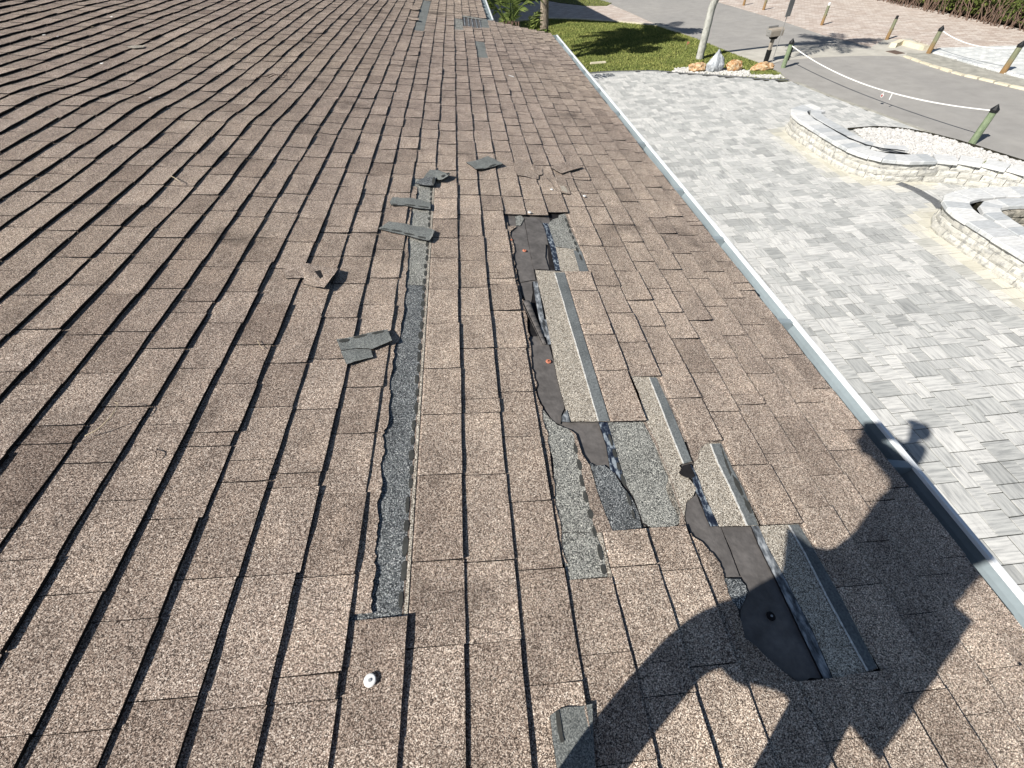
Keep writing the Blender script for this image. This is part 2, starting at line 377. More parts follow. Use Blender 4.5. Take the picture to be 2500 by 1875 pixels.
for a, b in zip(pp[:-1], pp[1:]):
    d = b - a; mb.box(((a + b) / 2 + Vector((0, 0, .0))), (d.length * .93, .2, .06), math.atan2(d.y, d.x), c=(random.random(),) * 3, top=.9)
tag(mb.build('soldier_course', M['cap'], fix=True), 'row of upright white pavers bordering the pale walkway', 'paver edging')
mb = MB()
for (xa, ya), (xb, yb_) in (((15.72, 18.55), (16.38, 18.98)), ((16.36, 18.86), (16.42, 17.78))):
    mb.box(((xa + xb) / 2, (ya + yb_) / 2, -.02), (math.hypot(xb - xa, yb_ - ya), .22, .15), math.atan2(yb_ - ya, xb - xa), top=.94)
ko = mb.build('kerb_block', M['kerb'], fix=True)
tag(ko, 'cream concrete kerb block at the corner of the walkway', 'kerb block')
mb = MB(); mb.box((15.35, 17.85, 0.003), (.34, .5, .012), .1, m=0)
for i in range(7): mb.box((15.35, 17.65 + i * .065, .015), (.28, .03, .008), .1, m=0)
tag(mb.build('drain_grate', M['rust'], fix=True), 'small rusty drain grate set beside the cream kerb block', 'drain grate')
# lawn
lawn = [(-4, 18.7), (5.0, 18.62), (6.6, 18.2), (7.8, 17.35), (8.8, 16.75), (9.8, 15.95), (10.25, 15.85), (10.4, 16.6), (10.33, 18.2), (10.1, 19.8), (9.85, 22.4), (9.6, 23.9), (9.2, 25.7), (7.85, 27.3), (5.9, 29.05), (4.47, 29.97), (2.8, 29.8), (-4, 29.8)]
sheet('lawn_soil', lawn, .004, M['soil'])
lawn2 = [(-4, 37), (5.5, 36.7), (6.2, 35.1), (7.3, 33.3), (8.45, 32.65), (8.9, 33.4), (8.6, 35), (7.2, 48), (-4, 48)]
sheet('far_lawn_soil', lawn2, .004, M['soil'])
sheet('neighbour_driveway', [(-4, 29.9), (2.8, 30.3), (4.47, 30.3), (6.05, 29.35), (8.0, 27.55), (9.3, 25.9), (9.6, 24.1), (9.72, 23.6), (9.84, 23.2), (9.30, 26.1), (9.10, 29.2), (8.75, 33.5), (8.45, 32.6), (7.3, 33.2), (6.1, 35.0), (5.4, 36.6), (-4, 36.9)], -.002, M['pink'])
mb = MB(); pp = resample([(2.0, 30.0), (4.47, 30.15), (5.98, 29.2), (7.93, 27.43), (9.25, 25.8), (9.6, 24.0)], .6)
for a, b in zip(pp[:-1], pp[1:]):
    d = b - a; mb.box((a + b) / 2 + Vector((0, 0, -.03)), (d.length * 1.02, .2, .075 + random.uniform(0, .006)), math.atan2(d.y, d.x), c=(random.random(),) * 3)
tag(mb.build('lawn_kerb', M['kerb'], fix=True), 'cream concrete kerb curving along the far edge of the lawn', 'kerb')
def grass(name, polys, n, hh, mat, label_kind=True, rng=(0, 1)):
    mb = MB(); k = 0
    for poly, cnt, zmin in polys:
        xs = [p[0] for p in poly]; ys = [p[1] for p in poly]; k = 0
        x0 = max(min(xs), zmin)
        while k < cnt:
            x = random.uniform(x0, max(xs)); y = random.uniform(min(ys), max(ys))
            if not inpoly(x, y, poly): continue
            k += 1; a = random.uniform(0, 6.28); w_ = random.uniform(.008, .018) * 1.3; h = hh * random.uniform(.5, 1.3)
            dx, dy = math.cos(a) * w_, math.sin(a) * w_; lx, ly = random.uniform(-.5, .5) * h, random.uniform(-.5, .5) * h
            mb.face([(x - dx, y - dy, 0), (x + dx, y + dy, 0), (x + lx, y + ly, h)], c=(random.random() ** 1.3,) * 3)
    return tag(mb.build(name, mat), kind='stuff')
grass('lawn_grass', [(lawn, 95000, 3.0), (lawn2, 16000, 2.0)], 0, .05, M['grass'])
# ------------------------------------------------------------ paved driveway
dw = [(0.9, -7), (0.9, 18.5), (5.0, 18.5), (6.6, 18.08), (7.7, 17.28), (8.7, 16.6), (9.7, 15.85), (10.33, 15.5), (10.42, 14.5), (10.8, 12.4), (11.1, 10.35), (11.35, 9.3), (11.6, 8.4), (12.0, 6.5), (12.5, 3), (14.4, -6), (14.4, -7)]
w1_out = [(8.75, 12.0), (8.4, 11.98), (8.08, 11.78), (7.92, 11.45), (7.86, 11.0), (7.85, 10), (7.87, 9.2), (7.98, 8.8), (8.2, 8.48), (8.6, 8.28), (9.1, 8.2), (9.5, 8.05), (9.9, 7.75), (10.25, 7.25), (10.7, 6.6), (11.2, 6.1)]
w2_out = [(10.6, 6.55), (9.9, 6.8), (9.2, 6.95), (8.6, 6.97), (8.22, 6.85), (7.98, 6.58), (7.89, 6.2), (7.88, 5.6), (7.88, 4.5), (7.9, 3), (7.95, 1.0), (8.0, -1.5)]
def dseg(x, y, path):
    best = 9
    for (ax, ay), (bx, by) in zip(path[:-1], path[1:]):
        dx, dy = bx - ax, by - ay; t = max(0, min(1, ((x - ax) * dx + (y - ay) * dy) / (dx * dx + dy * dy)))
        best = min(best, math.hypot(x - ax - t * dx, y - ay - t * dy))
    return best
sheet('joint_sand', dw, -.003, M['joint'])
U = .083
nx, ny = int(13.6 / U), int(25.5 / U); X0, Y0 = 1.0, -7.0
occ = np.zeros((nx, ny), bool); mb = MB()
rnd = random.Random(3)
kinds = [(3, 3), (3, 3), (2, 3), (3, 2), (4, 3), (3, 4), (4, 3), (2, 3), (3, 2), (2, 2), (1, 2), (2, 1), (1, 1)]
for j in range(ny):
    for i in range(nx):
        if occ[i, j]: continue
        for (a, b) in rnd.sample(kinds[:9], 9) + kinds[9:]:
            if i + a > nx or j + b > ny or occ[i:i + a, j:j + b].any(): continue
            break
        occ[i:i + a, j:j + b] = True
        x0, y0 = X0 + i * U, Y0 + j * U; xm, ym = x0 + a * U / 2, y0 + b * U / 2
        if not inpoly(xm, ym, dw): continue
        g = .0042 + rnd.uniform(-.001, .0015); ch = .0008; z = .0045 + rnd.uniform(-.0012, .0012)
        j4 = lambda: rnd.uniform(-.0018, .0018)
        lo = [(x0 + g + j4(), y0 + g + j4()), (x0 + a * U - g + j4(), y0 + g + j4()), (x0 + a * U - g + j4(), y0 + b * U - g + j4()), (x0 + g + j4(), y0 + b * U - g + j4())]
        hi = [(lo[0][0] + ch, lo[0][1] + ch), (lo[1][0] - ch, lo[1][1] + ch), (lo[2][0] - ch, lo[2][1] - ch), (lo[3][0] + ch, lo[3][1] - ch)]
        dd = min(dseg(xm, ym, w1_out[3:]), dseg(xm, ym, w2_out)); st = max(0, 1 - dd / .42) if xm < 9.2 else 0
        st = min(1, st * 1.3 + (rnd.random() * .25 if st > 0 else 0))
        tz = (rnd.uniform(-.001, .001), rnd.uniform(-.001, .001))
        c = (rnd.betavariate(1.7, 1.5), rnd.random(), st)
        vs = [(p[0], p[1], -.003) for p in lo] + [(p[0], p[1], z - .004) for p in lo] + [(p[0], p[1], z + tz[0] * (1 if k in (1, 2) else -1)) for k, p in enumerate(hi)]
        mb.add(vs, [(8, 9, 10, 11), (4, 5, 9, 8), (5, 6, 10, 9), (6, 7, 11, 10), (7, 4, 8, 11), (0, 1, 5, 4), (1, 2, 6, 5), (2, 3, 7, 6), (3, 0, 4, 7)], 0, c)
tag(mb.build('driveway', M['paver']), kind='structure')
# driveway borders
def border(name, path, wid, z, mats, step=.24, label=None, dark=False):
    mb = MB(); pp = resample(path, step)
    for a, b in zip(pp[:-1], pp[1:]):
        d = b - a; mb.box((a + b) / 2 + Vector((0, 0, z - .02)), (d.length * .985, wid, .02 + random.uniform(-.001, .001)), math.atan2(d.y, d.x), c=(random.random(), random.random(), 0), top=.97)
    return mb.build(name, mats, fix=True)
tag(border('paver_border', [(10.38, 15.45), (10.45, 14.5), (10.83, 12.4), (11.13, 10.33), (11.38, 9.28), (11.65, 8.35), (12.05, 6.4)], .12, .012, M['kerbedge'], .3), kind='structure')
tag(border('dark_paver_band', [(8.60, 8.24), (8.72, 7.9), (8.72, 7.35), (8.62, 7.1)], .17, .016, M['darkpaver'], .14), kind='structure')
tag(border('lawn_edging', [(4.0, 18.57), (5.0, 18.55), (6.65, 18.13), (7.78, 17.3), (8.75, 16.65), (9.8, 15.9), (10.3, 15.72)], .07, .02, M['darkpaver'], .3), kind='structure')
# ------------------------------------------------------------ planter walls
def blockwall(name, label, outer, inner_off, caps, seed, hcap=.36):
    rn = random.Random(seed); root = empty(name, (outer[5][0], outer[5][1], 0)); tag(root, label, 'garden wall')
    wl = MB()
    for row in range(3):
        off = (row % 2) * .5
        T = resample(outer, .18)
        idx = list(range(row % 2, len(T), 2))
        if idx[0] != 0: idx = [0] + idx
        if idx[-1] != len(T) - 1: idx.append(len(T) - 1)
        z0 = row * .12; z1 = z0 + .117
        for a, b in zip(idx[:-1], idx[1:]):
            A, B = T[a], T[b]; d = (B - A); n = Vector((d.y, -d.x, 0)).normalized() * inner_off_sign
            bat = .012 * row; o_ = rn.uniform(-.012, .012)
            A1 = A.lerp(B, .012) + n * (bat + o_); B1 = B.lerp(A, .012) + n * (bat + o_ + rn.uniform(-.01, .01)); A2 = A1 + n * .2; B2 = B1 + n * .2
            # rough split face: 4 x 3 grid pushed outwards
            nxg, nzg = 5, 3; vs = []
            for iz in range(nzg + 1):
                for ix in range(nxg + 1):
                    fx = ix / nxg; fz = iz / nzg; p = A1.lerp(B1, fx); edge = 0 if ix in (0, nxg) or iz in (0, nzg) else 1
                    p = p - n * (edge * rn.uniform(.006, .016)); vs.append((p.x, p.y, z0 + (z1 - z0) * fz))
            fs = [(r * (nxg + 1) + q, r * (nxg + 1) + q + 1, (r + 1) * (nxg + 1) + q + 1, (r + 1) * (nxg + 1) + q) for r in range(nzg) for q in range(nxg)]
            cc = (rn.random(),) * 3
            wl.add(vs, fs, 0, cc)
            wl.add([(A1.x, A1.y, z0), (B1.x, B1.y, z0), (B2.x, B2.y, z0), (A2.x, A2.y, z0), (A1.x, A1.y, z1), (B1.x, B1.y, z1), (B2.x, B2.y, z1), (A2.x, A2.y, z1)], [(4, 5, 6, 7), (1, 2, 6, 5), (2, 3, 7, 6), (3, 0, 4, 7)], 0, cc)
    wl.build('block_facing', M['block'], root)
    for nm, path, wdt, ln, jit, zz in caps:
        cb = MB(); T = resample(path, ln)
        for A, B in zip(T[:-1], T[1:]):
            d = B - A; ang = math.atan2(d.y, d.x) + (rn.uniform(-jit, jit) if jit < .1 else -jit); Ln = d.length * .945
            n = Vector((d.y, -d.x, 0)).normalized() * inner_off_sign
            c0 = (A + B) / 2 + n * (wdt / 2 - .03) ; c0.z = zz + rn.uniform(0, .010)
            # chamfered cap stone
            hx, hy, th = Ln / 2 + .004, wdt / 2, .062
            R3 = Matrix.Rotation(ang, 3, 'Z'); fl = 1.0 + rn.uniform(-.01, .02)
            lo = [(-hx * fl, -hy), (hx, -hy), (hx * .97, hy), (-hx * .97, hy)]
            vs = [R3 @ Vector((x, y, 0)) + c0 for x, y in lo] + [R3 @ Vector((x, y, th * .8)) + c0 for x, y in lo] + [R3 @ Vector((x * .975, y * .955, th)) + c0 for x, y in lo]
            cb.add(vs, [(8, 9, 10, 11), (4, 5, 9, 8), (5, 6, 10, 9), (6, 7, 11, 10), (7, 4, 8, 11), (0, 1, 5, 4), (1, 2, 6, 5), (2, 3, 7, 6), (3, 0, 4, 7), (3, 2, 1, 0)], 0, (rn.random(),) * 3)
        cb.build(nm, M['cap'], root, fix=True)
    return root
inner_off_sign = -1
w1_mid = [(8.72, 11.66), (8.50, 11.60), (8.36, 11.35), (8.30, 10.9), (8.29, 10.0), (8.31, 9.45), (8.42, 9.15), (8.66, 8.95), (9.0, 8.85)]
blockwall('planter_wall', 'curved low cream block wall with grey caps beside the white gravel bed', w1_out, .2,
          [('cap_course', w1_out[:11], .37, .24, .02, .36), ('stepped_cap_course', w1_out[10:], .34, .36, .16, .37), ('inner_cap_course', w1_mid, .24, .22, .04, .35)], 5)
w2_mid = [(9.6, 6.42), (9.1, 6.52), (8.72, 6.55), (8.5, 6.42), (8.36, 6.15), (8.32, 5.6), (8.32, 4.5), (8.33, 3), (8.4, 1), (8.45, -1.5)]
blockwall('planter_wall', 'curved low cream block wall with pale caps nearest the roof gutter', w2_out, .2,
          [('cap_course', w2_out, .37, .25, .02, .36), ('inner_cap_course', w2_mid, .27, .24, .04, .35)], 9)
# fills behind the walls (soil and inner blocks)
mb = MB(); pl = [(8.3, 11.6), (8.3, 9.3), (8.6, 8.75), (9.2, 8.55), (9.0, 8.95), (8.72, 9.2), (8.55, 9.6), (8.54, 10.9), (8.7, 11.5)]
mb.slab([Vector((x, y, .33)) for x, y in pl], Vector((0, 0, -.3))); mb.slab([Vector((x, y, .33)) for x, y in [(8.3, 6.0), (8.3, -1.5), (8.62, -1.5), (8.56, 5.6), (8.7, 6.25), (9.3, 6.3), (9.5, 6.6), (8.7, 6.7)]], Vector((0, 0, -.3)))
tag(mb.build('bed_soil', M['soil_hedgeshade'], fix=True), kind='structure')
# inner split stone lining seen inside the near planter
root = empty('stone_lining', (9.2, 6.3, 0)); tag(root, 'split stones lining the inside of the near planter, shade painted into their dark grey', 'stone lining')
mb = MB()
for row in range(3):
    for a, b in zip(*[iter(resample([(8.66, 5.9), (8.75, 6.2), (9.1, 6.32), (9.7, 6.22), (10.5, 5.9)], .15))] * 2):
        d = b - a; mb.box(((a + b) / 2) + Vector((random.uniform(-.02, .02), random.uniform(-.03, 0), row * .12)), (.30, .13, .1), math.atan2(d.y, d.x) + random.uniform(-.15, .15), c=(random.random(),) * 3, top=.85)
mb.build('stones', rockm('shaded_split_stone', (.16, .15, .13), (.42, .39, .33), 12), root, fix=True)  # grey darkened to carry the shade on this inner face
grass('bed_grass', [([(8.75, 5.8), (9.1, 6.2), (10.4, 5.8), (11.5, 4), (11, 0), (8.7, 0)], 14000, 8)], 0, .09, M['grass'])
# drip hoses
def tubes(name, paths, r, mat, label, cat, n=8):
    mb = MB()
    for p in paths: mb.tube(p, r, n)
    o = mb.build(name, mat, loc=paths[0][0], smooth=True, fix=True); return tag(o, label, cat)
hp = [(8.26, 11.3, .40), (8.235, 10.4, .415), (8.245, 9.7, .42), (8.33, 9.25, .425), (8.5, 8.98, .43), (8.7, 8.83, .44), (8.85, 8.78, .42)]
tubes('drip_hose', [hp, [(x + .035, y + .02, z - .01) for x, y, z in hp[1:]]], .008, M['black'], 'thin black drip hoses in the gap between wall caps', 'hose')
# gravel beds
def stones(name, poly, n, z, rmin, rmax, mat, seed=1):
    mb = MB(); rn = random.Random(seed); xs = [p[0] for p in poly]; ys = [p[1] for p in poly]; k = 0
    while k < n:
        x = rn.uniform(min(xs), max(xs)); y = rn.uniform(min(ys), max(ys))
        if not inpoly(x, y, poly): continue
        k += 1; r = rn.uniform(rmin, rmax); a = rn.uniform(0, 6); h = r * rn.uniform(.6, 1.1); pts = []
        for q in range(5): pts.append((x + math.cos(a + q * 1.257) * r * rn.uniform(.7, 1.3), y + math.sin(a + q * 1.257) * r * rn.uniform(.7, 1.3)))
        base = [(p[0], p[1], z) for p in pts]; mid = [(x + (p[0] - x) * .95, y + (p[1] - y) * .95, z + h * .6) for p in pts]; tp = (x, y, z + h)
        vs = base + mid + [tp]; fs = [(q, (q + 1) % 5, 5 + (q + 1) % 5, 5 + q) for q in range(5)] + [(5 + q, 5 + (q + 1) % 5, 10) for q in range(5)]
        mb.add(vs, fs, 0, (rn.random(),) * 3)
    return tag(mb.build(name, mat, fix=False), kind='stuff')
gb = [(9.55, 11.2), (10.1, 11.15), (10.6, 10.9), (10.95, 10.45), (11.2, 9.9), (11.35, 9.4), (11.62, 8.45), (11.95, 7.0), (11.2, 6.6), (10.5, 7.4), (10.05, 8.0), (9.6, 8.4), (9.2, 8.6), (9.25, 8.95), (9.2, 9.5), (9.3, 10.2)]
sheet('gravel_bed', gb, .02, M['kerbedge'], thick=.06)
stones('gravel', gb, 5600, .02, .02, .045, M['stonewhite'])
tag(border('bed_edging', [(9.4, 11.22), (10.12, 11.2), (10.63, 10.93), (11.0, 10.45), (11.25, 9.9), (11.4, 9.4), (11.66, 8.5), (11.98, 7.0)], .07, .05, M['soil_hedgeshade'], .2), kind='structure')
gb2 = [(7.15, 17.75), (7.8, 17.35), (8.8, 16.72), (9.85, 15.98), (10.25, 15.9), (10.3, 16.5), (9.9, 16.8), (9.0, 17.45), (8.1, 18.05), (7.4, 18.1)]
sheet('far_gravel_bed', gb2, .02, M['kerbedge'], thick=.06)
stones('white_pebbles', gb2, 1700, .02, .02, .05, M['stonewhite'], 4)
grass('bed_weeds', [([(10.2, 8.9), (10.75, 8.95), (11.1, 8.2), (11.3, 7.4), (10.9, 7.3), (10.5, 8.1)], 900, 8), ([(9.4, 16.5), (10.0, 16.3), (10.25, 16.2), (10.2, 16.9), (9.6, 17.1)], 3000, 8)], 0, .09, M['grass'])
# boulders
def rock(name, px, py, sx, sy, sz, mat, label, seed, point=0, dz=0.0):
    x, y = G(px, py); bm = bmesh.new(); bmesh.ops.create_icosphere(bm, subdivisions=4, radius=1)
    rn = random.Random(seed); off = Vector((rn.uniform(-9, 9),) * 3)
    from mathutils import noise
    for v in bm.verts:
        p = v.co.copy(); d = noise.noise(p * 1.3 + off) * .35 + noise.noise(p * 3.1 + off) * .16 + noise.noise(p * 8 + off) * .06
        p = p * (1 + d)
        if point and p.z > 0: k = 1 - .75 * min(1, p.z); p.x *= k; p.y *= k
        v.co = Vector((p.x * sx, p.y * sy, (p.z + .55) * sz))
        v.co.z = max(v.co.z, -.03)
    me = bpy.data.meshes.new(name); bm.to_mesh(me); bm.free(); me.materials.append(mat)
    o = bpy.data.objects.new(name, me); col.objects.link(o); o.location = (x, y, dz + .02); tag(o, label, 'rock'); return o
rock('garden_rock', 1700, 176, .30, .20, .16, M['rock_orange'], 'low orange and cream coral rock left of the grey pointed rock', 1)
rock('garden_rock', 1743, 176, .27, .22, .40, M['rock_grey'], 'tall pointed blue grey rock in the white pebbles', 2, 1)
rock('garden_rock', 1789, 174, .28, .20, .19, M['rock_orange'], 'rounded orange coral rock right of the grey pointed rock', 3)
rock('garden_rock', 1858, 176, .34, .20, .16, M['rock_orange'], 'orange coral rock with weeds near the green rope post', 6)
# ------------------------------------------------------------ posts, rope, mailbox, sign
def mkpost(name, loc, hh, r, mat, label, rz=0, group='rope posts along the road', plate=False):
    root = empty(name, (loc[0], loc[1], 0), rz); tag(root, label, 'post', group)
    mb = MB(); rn = random.Random(int(loc[0] * 100))
    pts = [(0, 0, -.05 + (hh + .05) * i / 8) for i in range(9)]; mb.tube(pts, [r * (1.05 - .012 * i) * rn.uniform(.985, 1.015) for i in range(9)], 16)
    p = mb.build('pole', mat, None, smooth=False, fix=True); p.parent = root
    mb = MB(); mb.tube([(0, 0, hh - .03), (0, 0, hh + .012), (0, 0, hh + .02), (0, 0, hh + .06), (0, 0, hh + .125)], [r * 1.12, r * 1.12, r * 1.2, r * .75, .004], 16)
    c = mb.build('pointed_cap', M['black'], None, fix=True); c.parent = root
    return root
pA = mkpost('rope_post', (11.47, 9.80), .68, .07, M['post_green'], 'thick green post with black pointed cap at the gravel bed corner')
pB = mkpost('rope_post', (10.88, 17.2), .68, .07, M['post_green'], 'green post with black number plate and cap beside the mailbox')
mb = MB(); mb.box((.078, -.02, .2), (.012, .085, .42), 0)
o = mb.build('number_plate', M['black'], None, fix=True); o.parent = pB
for i in range(4):
    mb = MB(); mb.box((.087, -.02 + random.uniform(-.008, .008), .25 + i * .09), (.006, .04, .028), 0)
    q = mb.build('worn_figure', M['metal_grey'], None, fix=True); q.parent = o
mkpost('rope_post', (16.19, 17.35), .66, .07, M['post_far'], 'brown footed post with black cap beside the concrete kerb block')
mkpost('rope_post', (16.42, 14.55), .69, .075, M['post_far'], 'thick leaning brown footed post at the right edge of the walkway')
def roundpost(name, loc, hh, label, capkind):
    root = empty(name, (loc[0], loc[1], 0)); tag(root, label, 'post', 'posts in the brick driveway')
    mb = MB(); mb.tube([(0, 0, -.05), (0, 0, hh * .5), (0, 0, hh)], [.062, .058, .055], 14); p = mb.build('pole', M['post_far'], None, fix=True); p.parent = root
    mb = MB(); mb.tube([(0, 0, hh), (0, 0, hh + .09), (0, 0, hh + .1)], [.05, .045, .02], 12); p = mb.build('finial', M[capkind], None, fix=True); p.parent = root
    mb = MB(); mb.box((.06, 0, hh * .45), (.03, .06, .06)); p = mb.build('bracket', M['kerbedge'], None, fix=True); p.parent = root
    return root
roundpost('driveway_post', (16.35, 19.75), .62, 'wooden post with black top standing behind the concrete kerb block', 'black')
roundpost('driveway_post', (15.75, 23.15), .66, 'lone wooden post with white top in the pink brick driveway', 'white')
roundpost('driveway_post', (15.32, 27.6), .62, 'brown post in the pink bricks, second nearest the hedge end of the road', 'black')
roundpost('driveway_post', (15.07, 29.3), .62, 'brown post in the pink bricks, farthest up the road', 'black')
def rope(name, a, b, sag, label, r=.016):
    a = Vector(a); b = Vector(b); mb = MB(); N = 260; L = (b - a).length; pts = []
    for i in range(N + 1):
        t = i / N; p = a.lerp(b, t); p.z -= sag * 4 * t * (1 - t); pts.append(p)
    for ph in range(3):
        q = []
        for i, p in enumerate(pts):
            an = i / N * L / .085 * 2 * math.pi + ph * 2.094; d = (b - a).normalized(); s_ = d.cross(Vector((0, 0, 1))).normalized(); u_ = s_.cross(d)
            q.append(p + (s_ * math.cos(an) + u_ * math.sin(an)) * r * .55)
        mb.tube(q, r * .62, 5)
    return tag(mb.build(name, M['rope'], loc=a, smooth=True, fix=True), label, 'rope'), pts
r1, rp = rope('barrier_rope', (10.9, 17.13, .60), (11.45, 9.87, .66), .30, 'sagging white twisted rope between the two green posts')
rope('barrier_rope', (16.25, 17.3, .62), (16.45, 14.62, .62), .16, 'short white rope between the brown footed posts across the road', .014)
tg = rp[int(260 * .60)]; mb = MB(); mb.tube([tg + Vector((0, 0, -.02)), tg + Vector((0, 0, -.07))], .004, 6); mb.tube([tg + Vector((-.006, 0, -.11)), tg + Vector((.006, 0, -.11))], [.045, .045], 16, m=1); mb.tube([tg + Vector((-.009, 0, -.11)), tg + Vector((.009, 0, -.11))], [.03, .03], 16, m=2)
tag(mb.build('reflector_tag', [M['rope'], M['white'], M['red']], loc=tg, fix=True), 'small round red reflector hanging from the white rope', 'reflector')
tg = rp[int(260 * .64)]; mb = MB(); mb.box(tg + Vector((0, 0, -.15)), (.006, .028, .15), 0)
tag(mb.build('ribbon_tag', M['white'], loc=tg, fix=True), 'thin white strip dangling from the rope beside the reflector', 'ribbon')
# mailbox
mx, my = 10.62, 17.95; rt = empty('mailbox', (mx, my, 0), math.radians(12)); tag(rt, 'taupe mailbox on a post with black lower sleeve beside the grey sign', 'mailbox')
def part(name, mat, parent, fn, smooth=False):
    mb = MB(); fn(mb); o = mb.build(name, mat, None, smooth=smooth, fix=True); o.parent = parent; return o
part('post', M['box_tan'], rt, lambda m: m.box((0, 0, .38), (.09, .09, .34)))
part('post_sleeve', M['black'], rt, lambda m: m.box((0, 0, -.05), (.115, .115, .43)))
part('bracket', M['edge'], rt, lambda m: m.box((0, 0, .68), (.17, .15, .08), top=1.4))
def mbx(m):
    pr = [(-.115, 0), (.115, 0), (.115, .15), (.10, .19), (.06, .215), (0, .225), (-.06, .215), (-.10, .19), (-.115, .15)]
    f = [Vector((-.24, a, .765 + b)) for a, b in pr]; m.slab(f, Vector((.5, 0, 0)))
bx = part('box', M['box_tan'], rt, mbx)
part('door', M['metal_grey'], bx, lambda m: (m.box((-.25, 0, .775), (.02, .21, .17)), m.box((-.265, 0, .88), (.02, .08, .015)), m.box((-.265, 0, .80), (.015, .14, .05))))
part('newspaper_tube', M['metal_grey'], rt, lambda m: m.box((-.02, .15, .86), (.4, .07, .16)))
# sign
sg = empty('road_sign', (10.72, 17.72, 0), math.radians(25)); tag(sg, 'thin steel sign post with a grey square panel seen from behind', 'sign')
part('pole', M['metal_grey'], sg, lambda m: m.tube([(0, 0, -.05), (0, 0, 1.75)], .014, 8))
part('panel', M['metal_grey'], sg, lambda m: m.box((0, -.02, 1.30), (.26, .012, .46)))
fl = empty('marker_flag', (*G(1674, 122), 0)); tag(fl, 'tiny red marker flag on a wire in the shaded lawn', 'flag')
part('wire', M['metal_grey'], fl, lambda m: m.tube([(0, 0, 0), (0, 0, .28)], .004, 5)); part('pennant', M['orange_cap'], fl, lambda m: m.slab([Vector((0, 0, .28)), Vector((.11, 0, .24)), Vector((0, 0, .15))], Vector((0, .003, 0))))
sx_, sy_ = G(1460, 157); mb = MB(); mb.box((0, 0, 0), (.62, .1, .05), -.02, top=.9); o = mb.build('stepping_stone', M['kerb'], fix=True); o.location = (sx_, sy_, .03); tag(o, 'long pale stone lying in the grass near the gutter', 'stone')
# ------------------------------------------------------------ trees, palms, hedge
def frond(mb, base, az, el, L, nl=26, wid=.05, leaf=.5, droop=1.1, c0=.5, roll=0.0):
    base = Vector(base); pts = []; d = Vector((math.cos(az) * math.cos(el), math.sin(az) * math.cos(el), math.sin(el))); p = base.copy(); n = 14
    for i in range(n + 1):
        pts.append(p.copy()); p += d * (L / n); d.z -= droop / n * (0.5 + i / n); d.normalize()
    mb.tube(pts, [.02 * (1 - .8 * i / n) for i in range(n + 1)], 4, 0, (c0 * .9,) * 3)
    side = Vector((-math.sin(az), math.cos(az), 0))
    for i in range(nl):
        t = .15 + .85 * i / nl; q = t * n; k = min(n - 1, int(q)); b = pts[k].lerp(pts[k + 1], q - k); tan = (pts[k + 1] - pts[k]).normalized()
        ll = leaf * math.sin(math.pi * (0.12 + .83 * t)) ** .6
        for s in (-1, 1):
            dr = (side * s * (.85 + random.uniform(-.1, .1)) + tan * .55 + Vector((0, 0, random.uniform(-.45, .05)))).normalized()
            tip = b + dr * ll * random.uniform(.85, 1.1) + Vector((0, 0, -.18 * ll)); mid = b.lerp(tip, .45) + Vector((0, 0, .04 * ll)); ww = tan * wid * .5
            cc = (min(1, max(0, c0 + random.uniform(-.25, .3))),) * 3
            mb.face([b - ww * .4, mid - ww, mid + ww, b + ww * .4], 0, cc); mb.face([mid - ww, tip, mid + ww], 0, cc)
def palm(name, label, trunk, rads, mat, nf, L, leaf, wid=.05, el0=-.5, seed=1, nl=30):
    random.seed(seed); root = empty(name, trunk[0]); tag(root, label, 'palm tree')
    b0 = Vector(trunk[0]); mb = MB(); pts = []; N = 40
    tr = [Vector(p) - b0 for p in trunk]
    for i in range(N + 1):
        q = i / N * (len(tr) - 1); k = min(len(tr) - 2, int(q)); pts.append(tr[k].lerp(tr[k + 1], q - k))
    rr = [rads[0] + (rads[1] - rads[0]) * i / N + .006 * math.sin(i * 2.1) for i in range(N + 1)]
    mb.tube(pts, rr, 14); o = mb.build('trunk', mat, None, smooth=True, fix=True); o.parent = root
    mb = MB(); top = tr[-1]
    for i in range(nf): frond(mb, top, i * 2.39996 + random.uniform(-.2, .2), random.uniform(el0, 1.1), L * random.uniform(.85, 1.1), nl, wid, leaf, random.uniform(.9, 1.5), random.uniform(.3, .7))
    o = mb.build('crown', M['palmleaf'], None); o.parent = root; return root
tb = G(1707, 145)
palm('palm_tree', 'smooth pale grey palm trunk rising from the lawn beside the grey pointed rock', [(tb[0], tb[1], -.05), (tb[0] + .02, tb[1] - .05, 1.5), (8.95, 18.3, 3.4), (9.2, 17.0, 5.2)], (.135, .10), M['bark_grey'], 15, 1.75, .5, .05, -.35, 3)
palm('palm_tree', 'rough brown mottled palm trunk standing at the roof corner', [(3.1, 21.4, -.05), (3.12, 21.4, 2), (3.1, 21.35, 4.9)], (.17, .14), M['bark_brown'], 30, 2.3, .65, .09, -.6, 5, 34)
random.seed(11)
# bushy areca palm beyond the second gutter
root = empty('areca_palm', (1.45, 16.6, 0)); tag(root, 'bushy green clumping palm right beyond the second gutter', 'palm bush')
mb = MB()
for i in range(34):
    a = random.uniform(0, 6.28); r = random.uniform(.0, .45); frond(mb, (math.cos(a) * r, math.sin(a) * r, random.uniform(.2, 2.1)), a + random.uniform(-.6, .6), random.uniform(.35, 1.35), random.uniform(1.1, 1.7), 26, .045, .42, random.uniform(.9, 1.9), random.uniform(.2, .9))
o = mb.build('fronds', M['palmleaf'], None); o.parent = root
mb = MB()
for i in range(16):
    a = random.uniform(0, 6.28); r = random.uniform(.05, .4); mb.tube([(math.cos(a) * r * .6, math.sin(a) * r * .6, 0), (math.cos(a) * r, math.sin(a) * r, 1.9)], [.04, .025], 6)
o = mb.build('stems', M['twig'], None, fix=True); o.parent = root
